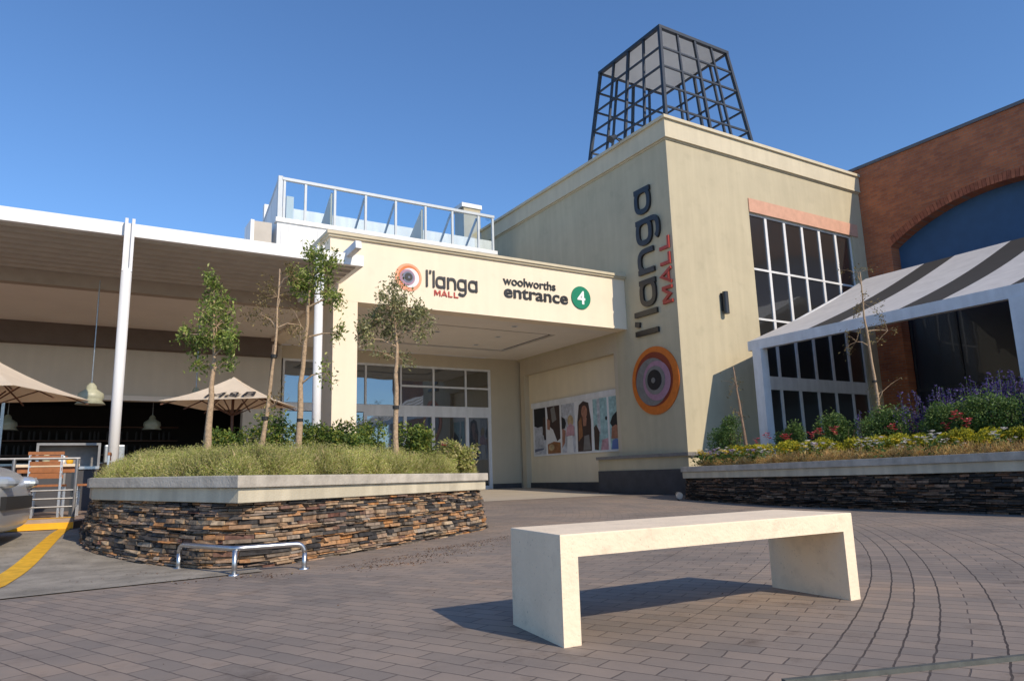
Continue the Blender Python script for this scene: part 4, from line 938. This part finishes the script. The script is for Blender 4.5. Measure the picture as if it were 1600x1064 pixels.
mb = MB(); mb.box(-.58, -.54, 15.3, 16.0, 1.07, 1.45); mb.box(.37, .41, 15.3, 16, 1.07, 1.45); mb.box(-.58, .41, 15.3, 16.0, 1.45, 1.49); mb.build('shelf', 'railm', ct)
mb = MB(); mb.box(-.54, .37, 15.6, 15.62, 1.07, 1.44); mb.build('glass_guard', 'logogrey', ct)
c3 = thing('coffee_machine', 'grey steel machine right of the serving counter in the restaurant', 'machine', (.6, 16.4, tz))
mb = MB(); mb.box(.45, .95, 16.2, 16.7, tz, 1.15); mb.build('stand', 'inter', c3); mb = MB(); mb.box(.5, .85, 16.25, 16.65, 1.15, 1.5); mb.build('body', 'galv', c3, bevel=.02)
# furniture inside the restaurant; dark colours stand in for the dim light
bc = thing('bar_counter', 'long dim bar counter at the back of the restaurant', 'counter', (1.0, 25.5, .3))
mb = MB(); mb.box(-3.5, 3.2, 25.2, 25.8, .3, 1.35); mb.build('front', 'darkwood', bc); mb = MB(); mb.box(-3.6, 3.3, 25.1, 25.9, 1.35, 1.41); mb.build('worktop', 'galv', bc)
bs = thing('back_shelf', 'dimmed shelf of bottles on the back wall of the restaurant', 'shelf', (1.0, 27.3, 1.6))
mb = MB()
for z in (1.7, 2.15, 2.6): mb.box(-3, 3, 27.1, 27.5, z, z+.04)
mb.build('board', 'darkwood', bs)
mb = MB()
for z in (1.74, 2.19):
    x = -2.9
    while x < 2.9:
        mb.tube([(x, 27.25, z), (x, 27.25, z+.22), (x, 27.25, z+.3)], [.035, .035, .012], 6); x += rnd(.1, .3)
mb.build('bottles', 'plinth', bs)['kind'] = 'stuff'
rl = thing('railing', 'steel terrace railing with three low bars and a top rail behind the yellow kerb', 'railing', (-.3, 10.72, .34))
for z in (.47, .57, .67, 1.06):
    mb = MB(); mb.tube([(-6, 10.72, z), (.07, 10.72, z)], .010 if z < 1 else .016, 8); mb.build('rail', 'railm', rl)
for x in (-6, -5, -4, -3, -2.1, -1.3, -.62, .04):
    mb = MB(); mb.tube([(x, 10.72, .29), (x, 10.72, 1.06)], .020, 10); mb.build('post', 'railm', rl)
# small steel spot at the end of the right planter
gs = thing('ground_spotlight', 'small round steel spotlight on the paving at the end of the shaded planter', 'lamp', (11.4, 11.9, gz(11.4, 11.9)))
g = gz(11.35, 11.9)
mb = MB(); mb.tube([(11.32, 11.78, g+.1), (11.44, 11.96, g+.13)], [.075, .05], 14); mb.build('lamp_head', 'steel', gs)
mb = MB(); mb.bar((11.4, 11.9, g), (11.4, 11.9, g+.1), .03); mb.build('stem', 'blacksteel', gs)

# ---------------------------------------------------------------- silver car (only its front right corner shows)
def car(cx, cy, rz, label):
    z0 = .1
    r = thing('parked_car', label, 'car', (cx, cy, z0)); 
    def T(u, v, z): 
        ca, sa = math.cos(rz), math.sin(rz); return (cx+u*ca-v*sa, cy+u*sa+v*ca, z0+z)
    # cross sections along v (0 = nose .. 4.2 = tail): (v, halfwidth, [profile heights])
    secs = [(0.0, .66, .22, .50, .62), (.03, .72, .18, .58, .70), (.16, .82, .15, .70, .82), (.5, .86, .15, .80, .90), (1.15, .87, .15, .86, .98), (1.25, .87, .15, .86, 1.0), (2.0, .88, .15, .90, 1.42), (3.0, .88, .15, .92, 1.44), (3.9, .84, .2, .90, 1.05), (4.15, .76, .25, .75, .85)]
    vs = []; 
    def sec(v, hw, lo, belt, top):
        pts = [(-hw*.86, lo), (-hw, lo+.14), (-hw*1.0, (lo+belt)/2+.08), (-hw*.95, belt), (-hw*.72, top-.04*(top-belt)), (-hw*.4, top), (hw*.4, top), (hw*.72, top-.04*(top-belt)), (hw*.95, belt), (hw, (lo+belt)/2+.08), (hw, lo+.14), (hw*.86, lo)]
        return [T(u, v, z) for u, z in pts]
    for s in secs: vs += sec(*s)
    n = 12; fs = [(i*n+k, (i+1)*n+k, (i+1)*n+(k+1) % n, i*n+(k+1) % n) for i in range(len(secs)-1) for k in range(n)]+[tuple(range(n)), tuple(range((len(secs)-1)*n+n-1, (len(secs)-1)*n-1, -1))]
    mb = MB(); mb.add(vs, fs); b = mb.build('body', 'carp', r, smooth=True); sb = b.modifiers.new('s', 'SUBSURF'); sb.levels = 2; sb.render_levels = 2
    for sd_ in (-1, 1):
        mb = MB()
        for i in range(9):
            for j in range(14):
                a0, a1 = math.pi*i/9, math.pi*(i+1)/9; c0, c1 = 2*math.pi*j/14, 2*math.pi*(j+1)/14
                def sp_(a, c): return T(sd_*(.50+.19*math.sin(a)*math.cos(c)), .07+.13*math.sin(a)*math.sin(c)+.10*math.sin(a)*math.cos(c), .665+.07*math.cos(a))
                mb.add([sp_(a0, c0), sp_(a1, c0), sp_(a1, c1), sp_(a0, c1)], [(0, 1, 2, 3)])
        mb.build('headlight', 'lens', r)
        for v in (.85, 3.35):
            mb = MB(); mb.tube([T(sd_*.70, v, .3), T(sd_*.89, v, .3)], .31, 28); wh = mb.build('wheel', 'rubber', r)
            mb = MB(); mb.tube([T(sd_*.86, v, .3), T(sd_*.905, v, .3)], .2, 20); mb.build('rim', 'steel', wh)
        mb = MB(); mb.box(-.09, .09, -.06, .06, -.06, .06); mb.v = [T(sd_*.98+p[0], 1.35+p[1], .98+p[2]) for p in mb.v]; mb.build('mirror', 'carp', r, bevel=.03)
    mb = MB(); gp = [(-.60, .03), (-.50, -.025), (.50, -.025), (.60, .03)]
    for i in range(3):
        (ua, va), (ub, vb) = gp[i], gp[i+1]
        mb.add([T(ua, va, .40), T(ub, vb, .40), T(ub, vb, .53), T(ua, va, .53), T(ua, va+.06, .40), T(ub, vb+.06, .40), T(ub, vb+.06, .53), T(ua, va+.06, .53)], [(0, 1, 2, 3), (7, 6, 5, 4), (0, 4, 5, 1), (1, 5, 6, 2), (2, 6, 7, 3), (3, 7, 4, 0)])
    mb.build('grille', 'dplastic', r)
    mb = MB(); mb.add([T(-.68, 1.22, .97), T(.68, 1.22, .97), T(.56, 1.85, 1.41), T(-.56, 1.85, 1.41), T(-.68, 1.3, .94), T(.68, 1.3, .94), T(.56, 1.9, 1.38), T(-.56, 1.9, 1.38)], [(0, 1, 2, 3), (7, 6, 5, 4), (0, 4, 5, 1), (1, 5, 6, 2), (2, 6, 7, 3), (3, 7, 4, 0)]); mb.build('windscreen', 'glass', r)
car(-.47, 9.15, R(80), 'silver car of which only the nose and headlamp show at the left edge')

# ---------------------------------------------------------------- plants
def leaf(mb, p, size, up_bias=.3, asp=.5, m=None):
    d = Vector((rnd(-1, 1), rnd(-1, 1), rnd(-1+up_bias, 1))).normalized(); s = d.orthogonal().normalized()
    s = (Matrix.Rotation(rnd(0, 6.28), 3, d) @ s)
    L = size*rnd(.7, 1.3); W = L*asp; a = p; q = d.cross(s)*L*.12
    mb.add([a, a+d*L*.5+s*W*.5+q, a+d*L, a+d*L*.5-s*W*.5+q], [(0, 1, 2, 3)], m)
def blade(mb, p, h, lean, wdt):
    ang = rnd(0, 6.28); d = Vector((math.cos(ang), math.sin(ang), 0)); s = Vector((-d.y, d.x, 0))*wdt
    t = Vector((0, 0, h)); a = p; b_ = p+t*.55+d*lean*.35*h; c = p+t*.95*(1-.25*lean)+d*lean*h
    mb.add([a-s, a+s, b_+s*.8, c, b_-s*.8], [(0, 1, 2, 3, 4)])
# dry grass mass in the left planter
Pa, Pb, Pc = Vector((1.16, 6.26)), Vector((4.70, 8.42)), Vector((.15, 8.6))
def inpoly(x, y, poly):
    c = False; n = len(poly)
    for i in range(n):
        x1, y1 = poly[i]; x2, y2 = poly[i-1]
        if (y1 > y) != (y2 > y) and x < (x2-x1)*(y-y1)/(y2-y1)+x1: c = not c
    return c
def dist_line(p, a, b):
    d = (b-a).normalized(); v = p-a; return abs(d.x*v.y-d.y*v.x)
inner = inset(PL, .24)
mb = MB(); clumps = []
for _ in range(2600):
    x, y = rnd(0, 5), rnd(6.2, 11)
    if not inpoly(x, y, inner): continue
    p = Vector((x, y)); d = min(dist_line(p, Pa, Pb), dist_line(p, Pa, Pc), abs(x-.15))
    if d > 1.35 or y > 10.0: continue
    clumps.append((x, y, d))
random.shuffle(clumps)
def mound(mb, x, y, z, r, h, n):
    # soft mound of very fine twigs reaching out to a dome
    for _ in range(n):
        a = rnd(0, 6.283); e = math.acos(rnd(.0, 1.0)); dr = Vector((math.sin(e)*math.cos(a), math.sin(e)*math.sin(a), math.cos(e)))
        k = rnd(.72, 1.12); tip = Vector((x+dr.x*r*k, y+dr.y*r*k, z+.03+dr.z*h*k)); st_ = Vector((x, y, z)).lerp(tip, rnd(.5, .85))
        tip += Vector((random.gauss(0, .022), random.gauss(0, .022), random.gauss(0, .018))); d = (tip-st_)
        s_ = d.cross(Vector((rnd(-1, 1), rnd(-1, 1), rnd(-1, 1)))).normalized()*rnd(.0015, .0032)
        m_ = st_.lerp(tip, .6)+Vector((random.gauss(0, .008), random.gauss(0, .008), .006))
        mb.add([st_-s_*.5, st_+s_*.5, m_+s_, tip, m_-s_], [(0, 1, 2, 3, 4)])
def specks(mb, x, y, z, r, h, n):
    for _ in range(n):
        a = rnd(0, 6.283); e = math.acos(rnd(.0, 1.0)); k = rnd(.70, 1.10)
        p = Vector((x+math.sin(e)*math.cos(a)*r*k, y+math.sin(e)*math.sin(a)*r*k, z+.03+math.cos(e)*h*k))
        leaf(mb, p, .020, .6, .32)
for (x, y, d) in clumps[:430]:
    k = min(d, .55)/.55
    end = min(1, .25+(Vector((x, y))-Pb).length/1.1)
    r_ = rnd(.12, .21); h_ = (.15+.17*k)*rnd(.8, 1.15)*(.5+.5*end)
    mound(mb, x, y, .71, r_, h_*.95, 260); specks(mb, x, y, .71, r_, h_, 620)
o = mb.build('ground_grass', 'grassm'); struct(o, 'stuff', 'dry yellow green tufted grass filling the front of the left planter'); o['category'] = 'grass'

def shrub(name, label, c, r, h, n, m, size=.05, group=None, extra=None, asp=.5):
    root = thing(name, label, 'shrub', c, group)
    mb = MB(); c = Vector(c)
    lob = [(Vector((rnd(-.6, .6)*r, rnd(-.6, .6)*r, h*rnd(.35, .8))), r*rnd(.35, .6)) for _ in range(9)]
    for _ in range(n):
        o_, rr_ = random.choice(lob); d = Vector((rnd(-1, 1), rnd(-1, 1), rnd(-1, 1)))
        if d.length > 1: d.normalize()
        d = d.normalized()*(rnd(.35, 1)**.6)
        p = c+o_+Vector((d.x*rr_, d.y*rr_, d.z*rr_*.8*h/r if h > r else d.z*rr_*.8))
        if p.z < c.z: p.z = c.z+rnd(0, .05)
        leaf(mb, p, size, .6, asp)
    mb.build('foliage', m, root)
    m2 = MB()
    for _ in range(9):
        a = rnd(0, 6.28); m2.tube([c+Vector((0, 0, -.05)), c+Vector((math.cos(a)*r*.4, math.sin(a)*r*.4, h*.7))], [.008, .003], 5)
    m2.build('stem', 'barkd', root)
    return root, mb
SZ = .73
for (x, y, r, h, lab) in ((2.15, 9.75, .42, .78, 'rounded green shrub behind the grass, under the umbrella'), (1.65, 9.9, .26, .62, 'small green shrub left of the middle planter tree'),
                          (2.75, 9.7, .38, .70, 'green shrub at the foot of the densest planter tree'), (3.15, 9.5, .38, .70, 'green shrub against the foot of the cream porch pier'),
                          (3.20, 8.75, .32, .60, 'bright green shrub left of the tree in front of the doors'), (3.75, 8.6, .27, .60, 'dark green shrub right of the tree in front of the doors')):
    shrub('shrub', lab, (x, y, SZ), r, h, int(3200*r/.35), 'shrubm', .05, 'green shrubs in the left planter')
for (x, y, r, h, lab) in ((4.15, 8.55, .26, .40, 'small yellow green bush near the right end of the left planter'), (4.42, 8.62, .20, .36, 'last yellow green bush at the right end of the left planter')):
    shrub('bush', lab, (x, y, SZ), r, h, 1300, 'hedge' if False else 'grassm', .05, 'yellow green bushes at the planter end')
def flower(mb, p, r, m, n=6):
    p = Vector(p)
    for k in range(n):
        a = 6.28*k/n+rnd(-.2, .2); d = Vector((math.cos(a), math.sin(a), rnd(-.2, .5))); s = Vector((-d.y, d.x, 0))*.45
        mb.add([p, p+(d*.6+s)*r, p+d*r*1.1, p+(d*.6-s)*r], [(0, 1, 2, 3)], m)
fl = thing('red_flower', 'small red bloom by the white post at the left planter end', 'flower', (.42, 10.3, SZ))
mb = MB()
for _ in range(5): flower(mb, (.42+rnd(-.06, .06), 10.3+rnd(-.05, .05), .86+rnd(-.04, .04)), .04, 'pink', 7)
mb.build('petals', None, fl); mb = MB(); mb.tube([(.42, 10.3, .72), (.42, 10.3, .85)], .006, 5); mb.build('stem', 'bedgreen', fl)
fl = thing('pink_flower', 'single pale pink bloom above the yellow green bushes at the planter end', 'flower', (4.1, 8.7, SZ))
mb = MB(); flower(mb, (4.1, 8.5, 1.10), .05, 'pink', 8); flower(mb, (4.12, 8.5, 1.12), .035, 'wpetal', 6); mb.build('petals', None, fl); mb = MB(); mb.tube([(4.1, 8.5, .72), (4.1, 8.5, 1.09)], .005, 5); mb.build('stem', 'bedgreen', fl)

def tree(name, label, base, pts, r0, crown, m, bark='bark', stake=None, ties=(), lsize=.06, group=None, limbs=True, asp=.42):
    root = thing(name, label, 'tree', base, group); r0 *= 1.25
    mb = MB(); P = []
    for i in range(len(pts)-1):
        a = Vector(pts[i]); b_ = Vector(pts[i+1])
        for k in range(4): P.append(a.lerp(b_, k/4)+Vector((rnd(-.008, .008), rnd(-.008, .008), 0)))
    P.append(Vector(pts[-1])); n = len(P); mb.tube(P, [r0*(1-.75*i/(n-1))*rnd(.9, 1.12) for i in range(n)], 9)
    mb.build('trunk', bark, root, smooth=True)
    lf = MB(); br = MB(); top = Vector(pts[-1])
    for (cx, cy, cz, rx, rz, nl) in crown:
        c = Vector((cx, cy, cz)); j = min(range(n), key=lambda i: (P[i]-c).length + (0 if P[i].z < cz else .5)); st = P[j]
        if limbs: br.tube([st, st.lerp(c, .5)+Vector((rnd(-.04, .04), rnd(-.04, .04), .03)), c], [r0*.35, r0*.22, r0*.1], 6)
        tw = []
        for _ in range(max(6, nl//20)):
            d = Vector((rnd(-1, 1), rnd(-1, 1), rnd(-1, 1))).normalized()*rnd(.5, 1.25); e = c+Vector((d.x*rx, d.y*rx, d.z*rz)); tw.append(e)
            br.tube([c, c.lerp(e, .5)+Vector((0, 0, .02)), e], [r0*.10, r0*.07, r0*.04], 4)
        for _ in range(int(nl*2.0)):
            e = random.choice(tw); q = c.lerp(e, rnd(.45, 1.12))+Vector((random.gauss(0, .035), random.gauss(0, .035), random.gauss(0, .05)))
            leaf(lf, q, lsize*.84, -.1, asp)
    br.build('branches', bark, root)
    lf.build('crown', m, root)
    if stake:
        s = MB(); s.tube(stake, .016, 6); s.build('stake', 'barkd', root)
    for t in ties:
        s = MB(); s.tube([(t[0], t[1], t[2]-.02), (t[0], t[1], t[2]+.02)], .04, 10); s.build('tie', 'tie', root)
    return root
# positions: camera right = (.854,-.52)
def off(b, r, f, z): return (b[0]+r*.854+f*.52, b[1]-r*.52+f*.854, z)
b1 = (1.28, 8.82)
tree('young_tree', 'young green tree with a split bare trunk, leftmost of the planter trees', (*b1, SZ), [(*b1, SZ), off(b1, .02, 0, 1.5), off(b1, .03, 0, 2.15), off(b1, .0, 0, 2.9)], .034,
     [off(b1, .05, 0, 2.5)+(.26, .24, 420), off(b1, -.22, .1, 2.35)+(.18, .14, 190), off(b1, -.03, 0, 3.03)+(.10, .09, 110), off(b1, .22, -.1, 2.30)+(.16, .16, 150), off(b1, -.02, .05, 2.78)+(.17, .14, 210), off(b1, -.34, .0, 2.42)+(.08, .06, 60), off(b1, -.18, .1, 2.08)+(.12, .07, 70), off(b1, .20, .0, 2.08)+(.12, .07, 60)], 'leafm', group='young trees in the left planter', lsize=.062,
     stake=[off(b1, -.07, .02, SZ), off(b1, .02, .02, 1.9)])
b2 = (1.86, 8.95)
tree('young_tree', 'thin sparse tree with a few brownish leaves and black ties, second of the planter trees', (*b2, SZ), [(*b2, SZ), off(b2, .10, 0, 1.5), off(b2, .17, 0, 2.3), off(b2, .20, 0, 3.3)], .027,
     [off(b2, .18, 0, 2.95)+(.34, .28, 150), off(b2, .35, 0, 3.22)+(.12, .10, 90), off(b2, -.05, .1, 2.75)+(.25, .2, 80), off(b2, .45, .1, 2.6)+(.25, .3, 70), off(b2, .2, 0, 1.6)+(.25, .25, 30)], 'dryleaf', lsize=.045, group='young trees in the left planter',
     stake=[off(b2, .04, .02, SZ), off(b2, .15, .02, 2.35)], ties=(off(b2, .08, 0, 1.45), off(b2, .16, 0, 2.2)))
b3 = (2.38, 9.12)
tree('young_tree', 'tallest planter tree with a dense dark green top against the white roof edge', (*b3, SZ), [(*b3, SZ), off(b3, .02, 0, 1.9), off(b3, .08, 0, 2.7), off(b3, .12, 0, 3.5)], .036,
     [off(b3, -.02, 0, 3.28)+(.19, .20, 330), off(b3, .30, 0, 3.40)+(.20, .24, 380), off(b3, .15, .1, 3.1)+(.2, .15, 120), off(b3, .45, .0, 3.0)+(.10, .14, 90), off(b3, .50, 0, 2.55)+(.09, .10, 60), off(b3, .12, 0, 3.62)+(.12, .09, 120), off(b3, .35, -.05, 2.05)+(.12, .25, 45)], 'leafm', lsize=.065, group='young trees in the left planter',
     ties=(off(b3, .02, 0, 1.45),))
b4 = (3.32, 8.22)
tree('young_tree', 'olive green tree with spreading crown in front of the porch doors', (*b4, SZ), [(*b4, SZ), off(b4, 0, 0, 1.6), off(b4, .01, 0, 2.3), off(b4, -.03, 0, 2.9)], .032,
     [off(b4, -.05, 0, 2.85)+(.26, .20, 380), off(b4, -.28, 0, 2.65)+(.20, .18, 240), off(b4, .24, 0, 2.68)+(.20, .16, 240), off(b4, -.02, .1, 2.55)+(.30, .2, 260), off(b4, -.36, 0, 2.42)+(.12, .12, 70), off(b4, .34, 0, 2.48)+(.12, .12, 70), off(b4, .0, 0, 2.15)+(.35, .16, 80), off(b4, -.02, 0, 3.10)+(.08, .07, 60)], 'oliveleaf', lsize=.058, group='young trees in the left planter',
     ties=(off(b4, .0, 0, 1.55),))
b5 = (13.35, 8.25)
tree('sapling', 'tall yellowish sapling with hardly any leaves standing in the flower bed before the awning', (*b5, .78), [(*b5, .78), off(b5, -.03, 0, 2.4), off(b5, -.08, 0, 3.6), off(b5, -.06, 0, 4.5)], .030,
     [off(b5, -.1, 0, 3.9)+(.45, .5, 70), off(b5, .35, 0, 3.3)+(.4, .4, 55), off(b5, -.3, 0, 3.1)+(.4, .4, 45), off(b5, .1, 0, 2.1)+(.5, .5, 35), off(b5, -.1, 0, 4.5)+(.3, .25, 40)], 'dryleaf', bark='bark', lsize=.06, ties=(off(b5, -.04, 0, 2.3),))
b6 = (12.95, 11.2)
tree('sapling', 'short pale sapling stem at the tower end of the flower bed', (*b6, .78), [(*b6, .78), off(b6, -.1, 0, 1.9), off(b6, -.18, 0, 3.0)], .034,
     [off(b6, -.18, 0, 2.6)+(.25, .4, 30), off(b6, -.1, 0, 1.9)+(.2, .3, 16)], 'dryleaf', bark='barkd', lsize=.06)

# flower bed in the right planter; front edge runs from (11.62,12.0) to (10.4,2.4)
edge = [Vector(p) for p in ((11.75, 12.1), (11.22, 9.34), (10.80, 6.6), (10.60, 4.8), (10.40, 2.4))]
def bedpt(t, d):
    """t 0..1 along the planter front from the tower end, d metres in from the front edge"""
    L = [ (edge[i+1]-edge[i]).length for i in range(4)]; s = t*sum(L)
    for i in range(4):
        if s <= L[i] or i == 3:
            e = (edge[i+1]-edge[i]).normalized(); return edge[i]+e*s+Vector((-e.y, e.x))*d, i
        s -= L[i]
def bedxy(t, d): p, _ = bedpt(t, d); return p.x, p.y
BZ = .77
# dry bedding
mb = MB()
for _ in range(560):
    t = rnd(0, .95); d = rnd(.30, .85); x, y = bedxy(t, d)
    mound(mb, x, y, BZ-.02, rnd(.07, .13), rnd(.12, .26)*(1 if t > .25 else .75), 70)
o = mb.build('bedding_plants', 'drybed'); struct(o, 'stuff', 'dry orange brown bedding plants along the front of the flower bed'); o['category'] = 'bedding plants'
# clipped yellow-green hedge
hd = thing('low_hedge', 'low clipped yellow green hedge running the length of the flower bed', 'hedge', (*bedxy(.5, 1.1), BZ))
mb = MB()
for k in range(26):
    t = k/26*.95+rnd(-.01, .01); x, y = bedxy(t, 1.05+rnd(-.08, .08)); rr_ = rnd(.13, .19)
    for _ in range(520):
        d = Vector((rnd(-1, 1), rnd(-1, 1), rnd(-.4, 1))).normalized()*rnd(.75, 1.05)
        leaf(mb, Vector((x+d.x*rr_*1.2, y+d.y*rr_*1.2, BZ+.27+d.z*rr_*.95+.03*math.sin(k*2.3))), .045, .8, .6)
mb.build('foliage', 'hedge', hd)
mb = MB(); pts = [(*bedxy(k/10*.95, 1.05), BZ+.05) for k in range(11)]; mb.tube(pts, .03, 5); mb.build('stem', 'barkd', hd)
# green shrubs
gi = 0
for (t, d, r, h, lab) in ((.03, 1.25, .46, .95, 'dark green shrub at the tower end of the flower bed'), (.16, 1.7, .36, .72, 'green shrub before the awning corner post'), (.30, 2.0, .48, .80, 'green shrub below the gridded window'),
                          (.42, 1.9, .42, .80, 'green shrub left of the tall sapling'), (.53, 1.9, .46, .78, 'green shrub right of the tall sapling'), (.63, 1.9, .50, .84, 'broad green shrub in the middle of the flower bed right half'),
                          (.74, 1.9, .50, .80, 'broad green shrub below the violet spikes'), (.85, 1.9, .50, .84, 'green shrub near the right edge of the picture'), (.95, 1.9, .5, .8, 'green shrub at the far right end of the flower bed')):
    x, y = bedxy(t, d); shrub('shrub', lab, (x, y, BZ), r*1.1, h*1.12, int(5600*r/.45), 'bedgreen', .05, 'green shrubs in the flower bed')
# violet salvia clumps
for (t, d, n, h, lab) in ((.40, 2.6, 34, 1.15, 'thin violet flower spikes below the window, left of the tall sapling'), (.52, 2.7, 70, 1.35, 'violet flower spikes just right of the tall sapling'), (.62, 2.7, 110, 1.42, 'tall violet flower spikes against the dark shopfront'),
                          (.72, 2.7, 110, 1.48, 'tallest clump of violet flower spikes'), (.82, 2.7, 110, 1.42, 'violet flower spikes below the second awning post'), (.93, 2.7, 90, 1.4, 'violet flower spikes at the right edge of the bed')):
    cx, cy = bedxy(t, d); root = thing('salvia_clump', lab, 'flowers', (cx, cy, BZ), 'violet salvia clumps in the flower bed')
    mb = MB(); m2 = MB()
    for _ in range(n):
        x, y = cx+random.gauss(0, .32), cy+random.gauss(0, .48); hh = h*rnd(.66, .98); lx, ly = rnd(-.08, .08), rnd(-.08, .08)
        m2.tube([(x, y, BZ), (x+lx, y+ly, BZ+hh)], [.006, .003], 4)
        for _ in range(46):
            f = rnd(.5, 1.0); q = Vector((x+lx*f, y+ly*f, BZ+hh*f)); leaf(mb, q+Vector((random.gauss(0, .012), random.gauss(0, .012), 0)), .045, .5, .6)
        for _ in range(16):
            f = rnd(0, .5); leaf(m2, Vector((x+lx*f, y+ly*f, BZ+hh*f)), .08, .5, .4)
    mb.build('petals', 'salvia', root); m2.build('stem', 'bedgreen', root)
# pansies and geraniums: one of each kind, then copies
def proto(name, label, cat, group, m, nfl, spread, fr_, h, leafn):
    r = thing(name, label, cat, (0, 0, 0), group); mb = MB(); m2 = MB()
    for _ in range(nfl): flower(mb, (rnd(-spread, spread), rnd(-spread, spread), h*rnd(.75, 1.1)), fr_, m, 6)
    for _ in range(leafn): leaf(m2, Vector((rnd(-spread, spread), rnd(-spread, spread), h*rnd(.1, .8))), .05, .5, .6)
    mb.build('petals', None, r); m2.build('leaves', 'bedgreen', r); return r
protos = {
 'w': proto('pansy', 'white pansy in the front row of the flower bed', 'flower', 'white pansies in the flower bed', 'wpetal', 4, .05, .034, .22, 14),
 'y': proto('pansy', 'yellow pansy in the front row of the flower bed', 'flower', 'yellow pansies in the flower bed', 'ypetal', 4, .05, .034, .21, 14),
 'v': proto('pansy', 'lilac pansy in the front row of the flower bed', 'flower', 'lilac pansies in the flower bed', 'vpetal', 4, .05, .034, .21, 14),
 'p': proto('geranium', 'pink geranium behind the low hedge of the flower bed', 'flower', 'pink geraniums in the flower bed', 'pink', 9, .06, .04, .42, 10),
}
first = {k: True for k in protos}
def put(k, t, d, z, sc):
    x, y = bedxy(t, d)
    if first[k]: o = protos[k]; o.location = (x, y, z); o.scale = (sc,)*3; first[k] = False
    else: copy_tree(protos[k], (x, y, z), rnd(0, 6.28), sc)
for i in range(120):
    t = random.random()**1.7*.93; k = random.choice('wwyyv' if t < .4 else 'wwwy'); put(k, t, rnd(.30, .75), BZ+rnd(.0, .08), rnd(.9, 1.5))
for t in (.10, .13, .19, .21, .27, .30, .33, .46, .58, .60, .62, .73, .745, .76, .79, .86, .90, .93): put('p', t, rnd(1.2, 1.4), BZ+rnd(.10, .18), rnd(1.0, 1.4))

mb = MB()
def crumb(x, y, sz):
    z = gz(x, y); m_ = [(rnd(-1, 1)*sz, rnd(-1, 1)*sz, rnd(0, .6)*sz) for _ in range(3)]
    mb.add([(x+p[0], y+p[1], z+.002+abs(p[2])) for p in m_]+[(x, y, z+sz*.8)], [(0, 1, 2), (0, 1, 3), (1, 2, 3), (2, 0, 3)])
for _ in range(900):
    u = rnd(0, 1); bx_, by_ = 1.4+3.0*u, 6.1+1.85*u; k = abs(random.gauss(0, .16)); crumb(bx_+.35+k*.55, by_-.25-k*.9, rnd(.004, .013))
for (cx_, cy_, n_, sp_) in ((2.35, 5.75, 160, .16), (2.75, 6.15, 180, .2), (3.3, 6.75, 160, .16), (1.3, 5.8, 60, .12), (3.6, 6.4, 60, .2), (.6, 6.6, 90, .22), (.9, 5.95, 50, .2)):
    for _ in range(n_): crumb(cx_+random.gauss(0, sp_*1.4), cy_+random.gauss(0, sp_*.5), rnd(.005, .016))
for _ in range(260): crumb(rnd(.2, 7), rnd(2.4, 9), rnd(.003, .009))
o = mb.build('soil_crumbs', island_mat('spilled soil and leaf litter', [(0, (.05, .03, .02)), (.6, (.12, .07, .04)), (.9, (.26, .13, .06)), (1, (.30, .24, .12))], .95, 20, .3, 0)); struct(o, 'stuff', 'dark soil crumbs and dry leaf bits scattered on the paving'); o['category'] = 'soil'
